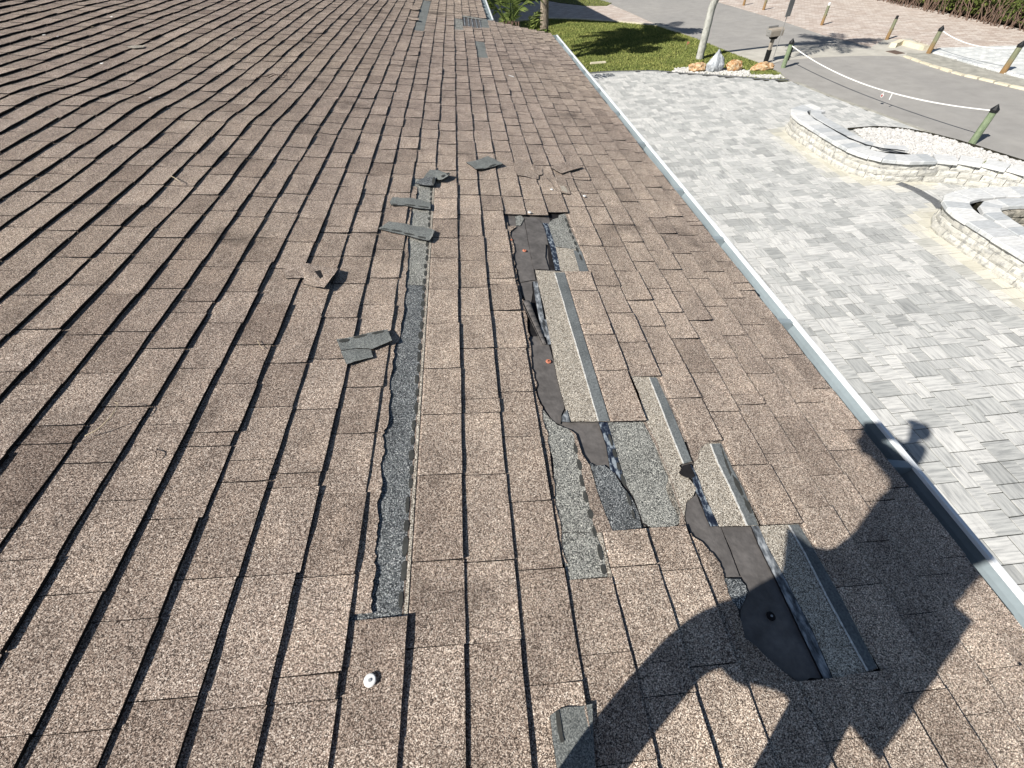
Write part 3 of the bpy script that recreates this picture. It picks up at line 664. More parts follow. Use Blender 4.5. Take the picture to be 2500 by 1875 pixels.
# shade tree beside the house, its crown above the frame
def leaves(mb, c, R, n, sz, seed):
    rn = random.Random(seed)
    for i in range(n):
        while True:
            p = Vector((rn.uniform(-1, 1), rn.uniform(-1, 1), rn.uniform(-1, 1)))
            if .25 < p.length < 1: break
        p = Vector((p.x * R[0], p.y * R[1], p.z * R[2])) + Vector(c); a = Vector((rn.uniform(-1, 1), rn.uniform(-1, 1), rn.uniform(-.6, .6))).normalized(); b = a.cross(Vector((rn.uniform(-1, 1), rn.uniform(-1, 1), 1))).normalized(); s_ = sz * rn.uniform(.6, 1.3)
        mb.face([p - a * s_, p - b * s_ * .45, p + a * s_, p + b * s_ * .45], 0, (rn.random() ** 1.4,) * 3)
root = empty('shade_tree', (0.6, 18.9, 0)); tag(root, 'leafy tree behind the roof corner shading the lawn', 'tree')
mb = MB(); mb.tube([(0, 0, -.1), (.05, .1, 2.5), (.25, .1, 4.5)], [.16, .12, .07], 10)
for k in range(7):
    a = k * .9; mb.tube([(.1, .1, 3.0 + k * .2), (.1 + math.cos(a) * .6, .1 + math.sin(a) * .6, 4.3 + k * .1), (.1 + math.cos(a) * 1.3, .1 + math.sin(a) * 1.3, 5.2)], [.06, .04, .015], 6)
o = mb.build('trunk', M['twig'], None, fix=True); o.parent = root
mb = MB()
for q, (cx_, cy_, cz_, rr) in enumerate([(.3, 0, 5.3, 1.0), (1.2, .4, 5.5, .8), (-.3, .9, 5.6, .8), (.9, -.9, 5.0, .6), (1.6, 1.3, 5.9, .7), (-.6, -.6, 4.9, .6)]):
    leaves(mb, (cx_ + .7, cy_ + .4, cz_), (rr * 1.1, rr * .9, rr * .6), 650, .09, 20 + q)
o = mb.build('crown', M['leaf'], None); o.parent = root
# hedge
root = empty('hedge', (21.2, 24, 0)); tag(root, 'long dense green hedge with bare twiggy foot beyond the brick driveway', 'hedge')
mb = MB(); rn = random.Random(5)
for i in range(75000):
    y = rn.uniform(-10.5, 24); z = rn.uniform(.15, 2.6) ** 1.0; bulge = .28 * math.sin(y * 1.7 + math.sin(z * 2)) + .2 * math.sin(y * 4.1 + z * 3)
    if z < .45 and rn.random() < .6: continue
    x = .35 - .25 * z / 2.6 + bulge * .7 + abs(rn.gauss(0, .22)); p = Vector((x, y, z)); s_ = rn.uniform(.035, .075)
    a = Vector((rn.uniform(-.5, .5), rn.uniform(-1, 1), rn.uniform(-1, .6))).normalized(); b = a.cross(Vector((-1, rn.uniform(-.7, .7), rn.uniform(-.2, 1)))).normalized()
    mb.face([p - a * s_, p - b * s_ * .5, p + a * s_, p + b * s_ * .5], 0, (rn.random() ** 1.5,) * 3)
o = mb.build('foliage', M['leaf'], None); o.parent = root
mb = MB()
for i in range(520):
    y = rn.uniform(-10.5, 24); x = rn.uniform(.0, .5); h = rn.uniform(.5, 1.3); mb.tube([(x, y, 0), (x + rn.uniform(-.15, .1), y + rn.uniform(-.25, .25), h * .5), (x + rn.uniform(-.25, .1), y + rn.uniform(-.4, .4), h)], [.022, .014, .006], 4)
o = mb.build('branches', M['twig'], None); o.parent = root
mb = MB(); mb.box((1.5, 6.7, .0), (1.5, 35, 2.4)); o = mb.build('shade_core', M['soil_hedgeshade'], None, fix=True); o.parent = root  # dark box stands in for the shade inside the hedge
# neighbour's house (hidden behind the clumping palm and above the frame), its straight shadow lies on its driveway
nh = empty('neighbour_house', (-3.2, 31, 0)); tag(nh, 'neighbouring house behind the clumping palm throwing shade on its driveway', 'house')
def lift(poly, z): return [Vector((x + 3.2, y - 31, z)) for x, y in poly]
nw = [(0.3, 25.6), (0.1, 44), (-10, 44), (-10, 32.4)]; ne = [(1.76, 23.8), (1.3, 29.5), (0.9, 45), (-11, 45), (-11, 32.2)]
part('wall', M['wall'], nh, lambda m: m.slab(lift(nw, 5.8), Vector((0, 0, -5.9))))
def nroof(m):
    a = lift(ne, 6.0); m.slab(a, Vector((0, 0, -.18))); c = lift([(-5, 36)], 7.6)[0]
    for k in range(5): m.face([a[k] + Vector((0, 0, .002)), a[(k + 1) % 5] + Vector((0, 0, .002)), c])
part('roof', M['roof2'], nh, nroof)

# ================================================================= THE HOUSE AND ITS ROOF
UE = 11.75                       # butt line of the last course
EAVE = RP(UE, 0); XE, ZE = EAVE.x, EAVE.z
def vend(u): return 66.4 + (UE - u) * .33 if u > 4.15 else 112.0
VB = -14.0
house = empty('house', (0, 5.5, 0)); tag(house, 'storm damaged house roof of brown asphalt shingles with torn patches and grey gutter', 'house')
MISS = {-1: [(2.2, 20.65)], 3: [(2.69, 17.95), (47.5, 54.4), (62, 69)], 4: [(3.66, 18.05), (62.9, 69.4)], 5: [(3.7, 6.65), (13.8, 18.5)], 6: [(.72, 8.35)], 7: [(.72, 6.0)], 8: [(.75, 3.67)], -3: [(55, 76)], 1: [(59, 66)], 2: [(62, 69)]}
KNOWN = {1: [1.70, 3.11, 5.06, 6.86, 7.33, 9.27, 10.78, 12.32, 14.01, 15.75, 17.52, 19.44, 21.05, 22.57, 24.26]}
rt_ = random.Random(21)
tabs = MB()
TS = (-.10, 0.0, .07, .38, .72, 1.0)
def curl(t): return .35 * t + .65 * max(0, t) ** 2.0
def tab(k, v0, v1):
    T = .0098 * rt_.uniform(.72, 1.25) * (.93 if k < 0 else (1.0 - .12 * (1 - sstep(2, 14, v0))))
    if rt_.random() < .05: T += .0035
    tw = rt_.uniform(-.0012, .0012); uj = rt_.uniform(-.030, .030); um = UE if k == 12 else k; us = k - 1
    g0 = rt_.uniform(.6, 1.3) * (.0055 + .0011 * max(0, min(v0, 55))) ; nv_ = 5; stp = rt_.choice((-1, 1)) * rt_.uniform(.0, .0022); tone = min(1, max(0, rt_.gauss(.30 + .28 * sstep(-7, 5, k) + .13 * sstep(4, 24, v0) * (1 - sstep(-2, 6, k)), .11))); c = (tone, rt_.random(), rt_.random())  # mean tone paints in the sun's falloff: darker near left, lighter right and far
    skew = rt_.uniform(-.008, .008); rows = []; crn = [rt_.uniform(-.0006, .0012) for _ in range(nv_)]
    for a, t in enumerate(TS):
        r_ = []
        for b in range(nv_):
            fb = b / (nv_ - 1); v = v0 + g0 + (v1 - v0 - 2 * g0) * fb + skew * t
            u = us + (um - us) * t + (uj + rt_.uniform(-.006, .006) if t == 1.0 else 0)
            off = T * curl(max(0, t)) + (-.0012 if t < 0 else (-.003 if t == 0 else 0)) + (tw * (fb - .5) * 2 + crn[b] + (stp if b >= 2 else 0)) * max(0, t)
            r_.append(RP(u, v, off))
        rows.append(r_)
    vs = [p for r_ in rows for p in r_]; n = nv_
    fs = [(a * n + b, (a + 1) * n + b, (a + 1) * n + b + 1, a * n + b + 1) for a in range(len(TS) - 1) for b in range(n - 1)]
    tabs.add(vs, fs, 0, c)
    # butt edge and sides
    dn = -nv * (.0055 + T * .75)
    bt = rows[-1]; tabs.add(bt + [p - nv * (T + .0022) - sv * .001 for p in bt], [(b, b + n, b + n + 1, b + 1) for b in range(n - 1)], 1, c)
    for sgn, b in ((0, 0), (1, n - 1)):
        ln = [r_[b] for r_ in rows]; m_ = len(ln)
        tabs.add(ln + [p - nv * .0055 for p in ln], [(q, q + 1, q + 1 + m_, q + m_) for q in range(m_ - 1)], 1, c)
for k in range(-33, 13):
    vmax = vend(k - .5) if k > 4 else 112
    if k <= 4: vmax = 112
    cuts = [(a, b) for a, b in MISS.get(k, [])]
    segs = []; p0 = VB - rt_.uniform(0, 1.6)
    for a, b in sorted(cuts): segs.append((p0, a)); p0 = b
    segs.append((p0, vmax))
    for a, b in segs:
        if k in KNOWN and a < 0: ks = [q for q in KNOWN[k]]
        else: ks = []
        v = a
        while v < b - .05:
            w_ = rt_.choice((1.45, 1.52, 1.62, 1.72, 1.78, 1.9)) + rt_.uniform(-.05, .05)
            if rt_.random() < .07: w_ = rt_.uniform(.28, .6)
            if ks:
                nx_ = [q for q in ks if q > v + .2]
                if nx_ and v > ks[0] - .3: w_ = nx_[0] - v
                elif nx_ and v + w_ > ks[0] - .3 and v < ks[0]: w_ = ks[0] - v
            e = v + w_
            if b - e < .45: e = b
            e = min(e, b); tab(k, v, e); v = e
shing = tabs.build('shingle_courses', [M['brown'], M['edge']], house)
# decking below everything
dk = MB(); us = [-33.2, -30, -27, -24, -21, -18, -16, -14, -12, -10, -8, -6, -4, -2, 0, 2, 4]; vs_ = [VB + i * 1.5 for i in range(85)]
for a, b in zip(us[:-1], us[1:]):
    for c_, d_ in zip(vs_[:-1], vs_[1:]): dk.face([RP(a, c_, -.012), RP(b, c_, -.012), RP(b, d_, -.012), RP(a, d_, -.012)])
dk.face([RP(4, VB, -.012), RP(11.7, VB, -.012), RP(11.7, 66.3, -.012), RP(4, 68.8, -.012)])
dk.build('roof_decking', M['deck'], house)
mb = MB(); rx = RP(-33, 0); rxl, rzl = rx.x, rx.z                      # far slope and ridge
mb.slab([Vector((rxl, VB * E, rzl)), Vector((rxl, 112 * E, rzl)), Vector((rxl - 6, 112 * E, rzl - 1.16)), Vector((rxl - 6, VB * E, rzl - 1.16))], Vector((0, 0, -.04)))
mb.build('far_slope', M['brown'], house, fix=True)
mb = MB(); v = VB
while v < 112:
    mb.box(Vector((rxl, v * E + .12, rzl - .002)), (.24, .25, .012), 0, tilt=Matrix.Rotation(.03, 3, 'X')); v += 1.1
mb.build('ridge_cap', [M['brown']], house, fix=True)
mb = MB(); yb = VB * E; y1 = 66.4 * E; y2 = 112 * E; X2 = RP(4, 0).x; Z2 = RP(4, 0).z
mb.slab([Vector(p) for p in ((XE - .45, yb + .3, ZE - .12), (XE - .45, y1 - .3, ZE - .12), (X2 - .3, y1 - .1, ZE - .12), (X2 - .3, y2 - .3, ZE - .12), (rxl - 5.4, y2 - .3, ZE - .12), (rxl - 5.4, yb + .3, ZE - .12))], Vector((0, 0, -(ZE + .0))))
mb.build('wall', M['wall'], house, fix=True)
mb = MB()   # fascia boards and the rake edge
mb.slab([Vector(p) for p in ((XE - .035, yb, ZE - .02), (XE - .012, yb, ZE - .02), (XE - .012, y1, ZE - .02), (XE - .035, y1, ZE - .02))], Vector((0, 0, -.17)))
A = RP(UE - .1, 66.35, -.006); B = RP(4.2, 68.85, -.006); mb.slab([A, B, B + Vector((0, -.02, 0)), A + Vector((0, -.02, 0))], Vector((0, 0, -.16)))
mb.slab([Vector(p) for p in ((X2 - .035, y1 + .35, Z2 - .02), (X2 - .012, y1 + .35, Z2 - .02), (X2 - .012, y2, Z2 - .02), (X2 - .035, y2, Z2 - .02))], Vector((0, 0, -.17)))
mb.build('fascia', M['fascia'], house, fix=True)
# gutters
def gutter(x, z, ya, yb_, hang, big=1.0, ends=True):
    pr = [(-.010, -.012), (-.010, -.118), (.055 * big, -.122), (.072 * big, -.115), (.085 * big, -.085), (.092 * big, -.055), (.104 * big, -.030), (.107 * big, -.012), (.092 * big, -.010), (.090 * big, -.022)]
    mb = MB(); n = len(pr); vs = [(x + a, y, z + b) for y in (ya, yb_) for a, b in pr]
    for i in range(n - 1): mb.add([vs[i], vs[i + 1], vs[n + i + 1], vs[n + i]], [(0, 1, 2, 3)], 1 if i >= 7 else 0)
    if ends:
        for yy in (ya, yb_): mb.face([(x + a, yy, z + b) for a, b in pr[:8]], 0)
    o = mb.build('gutter', [M['gutter'], M['lip']], house, fix=True)
    md = o.modifiers.new('t', 'SOLIDIFY'); md.thickness = .0016; md.offset = 0
    for v in hang:
        h = MB(); yy = v * E
        q = [Vector((x - .008, yy - .012, z - .016)), Vector((x + .090 * big, yy - .028, z - .016)), Vector((x + .090 * big, yy + .000, z - .016)), Vector((x - .008, yy + .022, z - .016))]
        h.slab(q, Vector((0, 0, -.003)))
        h.slab([Vector((x - .008, yy - .014, z - .02)), Vector((x + .096 * big, yy - .03, z - .018)), Vector((x + .088 * big, yy - .026, z - .080)), Vector((x - .008, yy - .010, z - .10))], Vector((0, .002, 0)))
        ho = h.build('hanger', M['gutter'], None, fix=True); ho.parent = o; ho.location = (0, 0, 0)
        for vtx in ho.data.vertices: vtx.co -= Vector(house.location)
    return o
gutter(XE, ZE - .004, VB * E, 66.1 * E, [-7.5, -.8, 5.39, 11.64, 17.75, 23.0, 30.1, 36.6, 43.0, 49.3, 55.6, 61.5])
gutter(RP(3.95, 0).x, RP(3.95, 0).z - .004, 69.3 * E, 112 * E, [70 + i * 3.0 for i in range(14)], 1.15)
# ----------------------------------------------------------- patches on the roof
def ragged(poly, amp, step, rn, fixed=()):
    out = []; n = len(poly)
    for i in range(n):
        (x0, y0), (x1, y1) = poly[i], poly[(i + 1) % n]; L = math.hypot(x1 - x0, y1 - y0); m = max(1, int(L / step))
        for q in range(m):
            t = q / m; a = 0 if (q == 0 or amp == 0) else amp; out.append((x0 + (x1 - x0) * t + rn.uniform(-a, a), y0 + (y1 - y0) * t + rn.uniform(-a, a)))
    return out
PRN = random.Random(77)
def patch(name, zoom, poly, off, thick, mat, side='edge', amp=0.8, step=7, parent=house, label=None, loft=None):
    ox, oy, s = zoom; px = [(ox + x / s, oy + y / s) for x, y in poly]; px = ragged(px, amp, step, PRN); pts = []
    for x, y in px:
        u, v = bk(x, y, off); pts.append(RP(u, v, off + (loft(u, v) if loft else 0)))
    mb = MB(); mb.slab(pts, -nv * thick, 0, 1); o = mb.build(name, [M[mat], M[side]], parent, fix=True)
    if label: o['label'] = label
    return o
def quad(name, u0, u1, v0, v1, off, thick, mat, side='edge', n=1, parent=house):
    mb = MB(); pts = [RP(u0, v0, off), RP(u1, v0, off), RP(u1, v1, off), RP(u0, v1, off)]; mb.slab(pts, -nv * thick, 0, 1); return mb.build(name, [M[mat], M[side]], parent, fix=True)
Z1 = (1220, 500, 2.975); Z2 = (1220, 780, 3.173); Z3 = (1400, 880, 2.266); Z4 = (1200, 980, 2.164); Z5 = (1640, 1220, 2.069); Z0 = (900, 380, 3.66); PX = (0, 0, 1.0)
ZA = (800, 350, 3.016); ZB = (800, 850, 3.016)
# torn course left of the middle: exposed slate headlap, sealant ovals, ragged leftover
quad('exposed_headlap', -2.15, -1.0, 2.15, 12.3, -.0018, .003, 'slate'); quad('exposed_headlap', -2.15, -1.0, 12.32, 20.8, -.0016, .003, 'grey')
def ovals(parent, us_, v0, v1, ln, wd, gap, off, rn, name='sealant_patch', jit=.02):
    v = v0
    while v < v1:
        mb = MB(); L = ln * rn.uniform(.7, 1.15); W = wd * rn.uniform(.75, 1.2); uc = us_(v) + rn.uniform(-jit, jit); pts = []
        for q in range(12):
            a = q / 12 * 6.283; pts.append(RP(uc + math.cos(a) * W * rn.uniform(.85, 1.1), v + L / 2 + math.sin(a) * L / 2, off))
        mb.slab(pts, -nv * .0012); v += L + gap * rn.uniform(.6, 1.4); mb.build(name, M['dots'], parent, fix=True)
rn = random.Random(4)
ovals(house, lambda v: -1.13, 2.35, 20.4, .36, .052, .13, .0006, rn)
mb = MB(); pts = [RP(-1.06, 2.2, .0002), RP(-1.0, 2.2, .0002), RP(-1.0, 20.6, .0002), RP(-1.06, 20.6, .0002)]; mb.slab(pts, -nv * .0012); mb.build('exposed_edge_line', M['tan'], house, fix=True)
rg = [(345, 950), (350, 720), (375, 560), (385, 480), (420, 380), (435, 310), (430, 265)]
edge_px = [(ZB[0] + x / 3.016, ZB[1] + y / 3.016) for x, y in [(322 , 1950), (325, 1800), (350, 1659), (350, 1450), (375, 1300), (370, 1140), (400, 1040), (385, 880), (420, 750), (405, 640), (440, 560), (460, 340), (455, 290), (485, 60), (490, 0)]] + [(ZA[0] + x / 3.016, ZA[1] + y / 3.016) for x, y in [(520, 1450), (550, 1300), (575, 1100), (575, 980), (595, 900), (590, 700)]] + [(Z0[0] + x / 3.66, Z0[1] + y / 3.66) for x, y in rg[1:]]
ep = [bk(x, y, .004) for x, y in edge_px]; ep2 = []
for (a, b), (c_, d_) in zip(ep[:-1], ep[1:]):
    for q in range(5):
        t = q / 5; ep2.append((a + (c_ - a) * t + PRN.uniform(-.025, .025), b + (d_ - b) * t))
ep2 = sorted(ep2, key=lambda p: p[1]); mb = MB()
for (a, b), (c_, d_) in zip(ep2[:-1], ep2[1:]):
    l0 = .0045 + .002 * math.sin(b * 3.1) + .0015 * math.sin(b * 7); l1 = .0045 + .002 * math.sin(d_ * 3.1) + .0015 * math.sin(d_ * 7)
    mb.face([RP(-2.08, b, .0008), RP(a, b, l0), RP(c_, d_, l1), RP(-2.08, d_, .0008)], 0, (.45, .5, .5)); mb.face([RP(a, b, l0), RP(a, b, -.001), RP(c_, d_, -.001), RP(c_, d_, l1)], 1)
mb.build('torn_shingle_strip', [M['brown'], M['edge']], house)
# the big tear: felt below, headlaps above it
quad('felt_underlayment', 1.9, 4.1, 3.6, 18.4, -.0105, .001, 'felt', 'felt'); quad('felt_underlayment', 4.9, 6.35, .6, 5.6, -.0104, .001, 'felt', 'felt')
patch('felt_flap', Z1, [(80, 190), (120, 165), (165, 130), (175, 100), (200, 240), (240, 440), (260, 545), (205, 552), (150, 560), (100, 370), (75, 240)], -.0055, .0015, 'felt', 'felt', .6)
patch('felt_flap', Z1, [(180, 95), (260, 92), (305, 130), (335, 200), (352, 290), (334, 285), (330, 380), (358, 470), (250, 466), (240, 430), (203, 240)], -.0030, .0015, 'felt', 'felt', .6)
patch('bare_board', Z1, [(345, 290), (368, 305), (403, 475), (362, 470)], -.008, .001, 'deck', 'deck')
patch('sealant_band', Z1, [(312, 132), (350, 135), (405, 305), (440, 475), (403, 475), (365, 300)], -.0015, .005, 'band', amp=.3)
patch('exposed_headlap', Z1, [(350, 140), (385, 105), (425, 95), (430, 75), (475, 63), (520, 190), (590, 330), (405, 303)], -.0012, .005, 'grey', amp=.8)
patch('exposed_headlap', Z1, [(406, 306), (590, 331), (650, 492), (470, 484), (441, 476)], -.0010, .005, 'tan', amp=.3)
patch('smooth_selvage', Z1, [(535, 330), (592, 334), (648, 492), (582, 488)], .0004, .001, 'selvage', 'selvage', amp=.3)
patch('grey_headlap_scrap', Z1, [(112, 85), (150, 75), (178, 95), (150, 150), (120, 150)], -.001, .004, 'grey', amp=.8)
patch('torn_shingle_strip', Z1, [(60, 155), (115, 152), (118, 162), (80, 190), (72, 230), (62, 200)], .002, .006, 'brown', amp=.8)
ovals(house, lambda v: 4.86 - .01 * (v - 14), 14.6, 18.2, .45, .05, .16, .0010, rn)
# left torn fringe along the second course line
def fringe(v0, v1, ub, name='torn_edge_fringe', amp=.10, off=.001):
    mb = MB(); v = v0; L = []
    while v < v1: L.append((ub(v) + PRN.uniform(0, amp), v)); v += PRN.uniform(.12, .3)
    for (a, b), (c_, d_) in zip(L[:-1], L[1:]):
        mb.face([RP(ub(b) - .14, b, off - .004), RP(a, b, off + PRN.uniform(-.002, .003)), RP(c_, d_, off), RP(ub(d_) - .14, d_, off - .004)], 0, (PRN.uniform(.1, .4),) * 3)
        mb.face([RP(a, b, off), RP(a, b, off - .01), RP(c_, d_, off - .01), RP(c_, d_, off)], 1)
    return mb.build(name, [M['brown'], M['edge']], house)
fringe(3.0, 17.2, lambda v: 2.10 + .04 * math.sin(v * 1.3), amp=.09)
# lower felt, rolled scrap and long pale strip
patch('bare_board', Z1, [(160, 570), (240, 560), (262, 700), (325, 952), (190, 952), (165, 740)], -.0085, .001, 'deck', 'deck')
patch('felt_flap', Z1, [(155, 568), (232, 556), (240, 640), (228, 705), (196, 700), (165, 650)], -.007, .0012, 'felt', 'felt', .5)
patch('sealant_band', Z1, [(240, 556), (274, 556), (300, 700), (345, 960), (310, 960), (262, 700)], -.0022, .004, 'worn', amp=.3)
patch('sealant_band', Z2, [(325, 0), (372, 0), (402, 190), (375, 196)], -.0022, .004, 'worn', amp=.3)
patch('long_exposed_headlap', PX, [(1306, 659), (1378, 664), (1418, 799), (1489, 1029), (1371, 1029), (1383, 1008), (1362, 930), (1349, 862), (1346, 842), (1330, 760), (1312, 686)], -.0008, .0045, 'tan', amp=.4, step=12)
patch('smooth_selvage', PX, [(1354.5, 665), (1378, 665), (1418, 799), (1488, 1028), (1462, 1028), (1399, 812)], .0006, .001, 'selvage', 'selvage', amp=.2, step=20)
patch('chalk_line', PX, [(1353, 666), (1355.2, 666), (1399, 812), (1462.5, 1028), (1459.5, 1028), (1396, 812)], .0013, .0006, 'chalk', 'chalk', amp=.5, step=9)
patch('felt_flap', Z2, [(245, 200), (285, 196), (330, 207), (380, 195), (410, 300), (450, 430), (485, 600), (500, 690), (478, 735), (470, 810), (420, 800), (380, 730), (300, 610), (290, 520), (240, 390), (238, 300)], -.005, .0015, 'felt', 'felt', .6)
mb = MB(); a = bk(*[Z1[0] + 185 / 2.975, Z1[1] + 715 / 2.975]); b = bk(*[Z2[0] + 345 / 3.173, Z2[1] + 185 / 3.173]); P0 = RP(a[0] + .02, a[1], .006); P1 = RP(b[0], b[1], -.002)
ax = (P1 - P0).normalized(); sd = ax.cross(nv).normalized(); NR = 14; rows = []
for i in range(9):
    t = i / 8; c0 = P0.lerp(P1, t); r_ = .016 * (1 - .55 * t); rows.append([c0 + sd * math.cos(q / NR * 5.4 + .6) * r_ * (1 + .1 * q / NR) + nv * math.sin(q / NR * 5.4 + .6) * r_ * .6 for q in range(NR + 1)])
for i in range(8):
    for q in range(NR): mb.face([rows[i][q], rows[i][q + 1], rows[i + 1][q + 1], rows[i + 1][q]])
o = mb.build('rolled_felt_scrap', M['felt'], house, smooth=True); md = o.modifiers.new('t', 'SOLIDIFY'); md.thickness = .0015
patch('pale_torn_tip', Z1, [(188, 712), (205, 698), (222, 706), (228, 722), (212, 722), (196, 724)], .004, .001, 'white', 'white', .5, 3)
patch('bent_flap', Z2, [(480, 790), (478, 755), (520, 700), (530, 745), (545, 795)], .003, .002, 'worn', amp=.5, step=4)
# strip right of line two, lower
patch('exposed_headlap', Z4, [(255, 20), (300, 80), (345, 122), (410, 148), (440, 180), (445, 240), (470, 330), (500, 440), (520, 540), (545, 640), (548, 690), (355, 690), (335, 600), (325, 480), (330, 380), (325, 300), (295, 220), (285, 150)], -.0014, .006, 'grey', amp=.8)
patch('exposed_headlap', Z4, [(356, 693), (549, 693), (590, 790), (612, 925), (400, 943), (385, 850), (372, 775)], -.0010, .006, 'grey', amp=.3)
patch('exposed_brown_edge', Z4, [(412, 148), (445, 172), (480, 280), (520, 340), (560, 480), (600, 590), (640, 686), (585, 690), (547, 688), (515, 540), (468, 340), (443, 240), (436, 178)], -.0004, .006, 'brown', amp=.5)
patch('exposed_brown_edge', Z4, [(551, 694), (582, 692), (622, 870), (638, 928), (614, 926), (592, 790)], .0002, .006, 'tan', amp=.3)
ovals(house, lambda v: 2.83 + (.02 if v < 3.6 else 0), 2.75, 6.0, .30, .055, .12, .0006, rn)
patch('exposed_headlap', Z4, [(520, 325), (545, 340), (592, 335), (650, 380), (690, 450), (735, 500), (755, 540), (780, 600), (797, 676), (720, 682), (640, 686), (600, 590), (560, 480), (540, 400)], -.0026, .006, 'slate', amp=.6)
patch('sealant_band', Z4, [(566, 110), (614, 110), (665, 280), (708, 440), (690, 425), (655, 380), (628, 362), (606, 230)], -.0020, .005, 'band', amp=.4)
patch('exposed_headlap', Z4, [(615, 110), (800, 109), (848, 200), (895, 300), (940, 410), (962, 480), (995, 580), (990, 640), (965, 675), (940, 688), (870, 672), (830, 660), (800, 640), (775, 570), (750, 505), (712, 445), (665, 280)], -.0012, .006, 'grey', amp=.8)
patch('exposed_brown_edge', Z4, [(802, 109), (815, 109), (860, 190), (905, 300), (955, 430), (1000, 560), (1030, 660), (1000, 690), (968, 680), (996, 640), (1000, 580), (966, 480), (944, 410), (899, 300), (852, 200)], -.0006, .006, 'brown', amp=.4)
ovals(house, lambda v: 3.84, 3.9, 6.3, .33, .045, .12, .0008, rn)
# second tear on the right
patch('exposed_headlap', PX, [(1540, 919), (1603, 919), (1640, 1003), (1690, 1128), (1668, 1130), (1658, 1137), (1676, 1160), (1700, 1192), (1692, 1212), (1676, 1226), (1671, 1262), (1674, 1305), (1655, 1270), (1635, 1228), (1618, 1160), (1593, 1080), (1575, 1022), (1560, 960)], -.0012, .006, 'tan', amp=.5)
patch('smooth_selvage', PX, [(1585.5, 921), (1602, 921), (1640, 1003), (1689, 1126), (1668, 1132), (1640, 1060), (1603, 965)], .0004, .001, 'selvage', 'selvage', .3, 15)
patch('chalk_line', PX, [(1584, 922), (1586.4, 922), (1604, 965), (1641, 1060), (1670, 1131), (1667, 1132), (1638, 1061), (1601, 966)], .0010, .0006, 'chalk', 'chalk', .4, 9)
patch('puncture', Z3, [(583, 620), (605, 582), (640, 572), (652, 590), (672, 640), (650, 652), (620, 645), (598, 636)], .0007, .001, 'deck', 'deck', .6, 4)
patch('sealant_band', Z3, [(648, 575), (664, 590), (692, 650), (722, 740), (765, 830), (806, 916), (757, 918), (730, 860), (700, 760), (672, 720), (655, 640)], -.0022, .004, 'band', amp=.4)
patch('exposed_headlap', Z3, [(664, 592), (668, 560), (690, 545), (692, 500), (720, 470), (740, 455), (815, 455), (850, 530), (880, 600), (940, 710), (990, 830), (1028, 914), (806, 918), (765, 828), (722, 738), (692, 648)], -.0004, .005, 'tan', amp=.6)
patch('smooth_selvage', Z3, [(762, 460), (814, 458), (880, 600), (940, 712), (1022, 912), (968, 914), (870, 700), (800, 560)], .0010, .001, 'selvage', 'selvage', .5, 8)
patch('chalk_line', Z3, [(753, 462), (762, 460), (800, 560), (870, 700), (966, 912), (956, 914), (862, 702), (792, 560)], .0016, .0006, 'chalk', 'chalk', .6, 6)
patch('sealant_smear', Z3, [(812, 462), (850, 560), (875, 622), (868, 640), (838, 560)], .0018, .0007, 'dots', 'dots', 1, 5); patch('sealant_smear', Z3, [(880, 632), (915, 670), (942, 742), (930, 748), (896, 690)], .0018, .0007, 'dots', 'dots', 1, 5); patch('sealant_smear', Z3, [(942, 755), (975, 790), (990, 842), (978, 848), (950, 800)], .0018, .0007, 'dots', 'dots', 1, 5)
patch('torn_shingle_strip', Z3, [(624, 440), (700, 442), (818, 452), (740, 457), (720, 471), (694, 500), (690, 546), (668, 561), (656, 540), (640, 490)], .0018, .006, 'brown', amp=.6)
patch('felt_flap', PX, [(1673, 1240), (1678, 1224), (1700, 1208), (1733, 1284), (1758, 1284), (1778, 1335), (1806, 1408), (1785, 1408), (1766, 1411), (1761, 1384), (1732, 1346), (1693, 1312), (1674, 1283)], -.0050, .0012, 'felt', 'felt', .5)
patch('felt_flap', PX, [(1760, 1286), (1833, 1284), (1853, 1331), (1891, 1408), (1940, 1510), (2006, 1657), (1978, 1655), (1954, 1668), (1901, 1631), (1853, 1587), (1819, 1558), (1807, 1520), (1808, 1490), (1826, 1450), (1824, 1432), (1806, 1398), (1782, 1335)], -.0070, .0012, 'felt', 'felt', .5)
rb = [bk(Z5[0] + x / 2.069, Z5[1] + y / 2.069) for x, y in [(700, 985), (636, 930), (540, 850), (440, 760), (370, 700), (345, 620), (330, 555), (282, 475), (262, 395), (250, 345), (225, 300), (190, 262), (150, 215), (110, 190), (88, 165)]]
rb2 = []
for (a, b), (c_, d_) in zip(rb[:-1], rb[1:]):
    for q in range(4): rb2.append((a + (c_ - a) * q / 4 + PRN.uniform(-.02, .02), b + (d_ - b) * q / 4))
rb2 = sorted(rb2, key=lambda p: p[1]); mb = MB()
for (a, b), (c_, d_) in zip(rb2[:-1], rb2[1:]):
    ma, mc = 4.97 + (a - 4.97) * .5, 4.97 + (c_ - 4.97) * .5; w1_, w2_ = .003 * math.sin(b * 5), .003 * math.sin(d_ * 5)
    mb.face([RP(4.97, b, .000), RP(ma, b, .003 + w1_), RP(mc, d_, .003 + w2_), RP(4.97, d_, .000)], 0, (.35, .5, .5)); mb.face([RP(ma, b, .003 + w1_), RP(a, b, .0035), RP(c_, d_, .0035), RP(mc, d_, .003 + w2_)], 0, (.25, .5, .5)); mb.face([RP(a, b, .0035), RP(a, b, -.009), RP(c_, d_, -.009), RP(c_, d_, .0035)], 1)
mb.build('torn_shingle_strip', [M['brown'], M['edge']], house)
patch('dark_torn_scrap', Z5, [(130, 250), (190, 262), (225, 302), (240, 330), (200, 308), (150, 312)], .0022, .002, 'deck', 'deck', 1, 4)
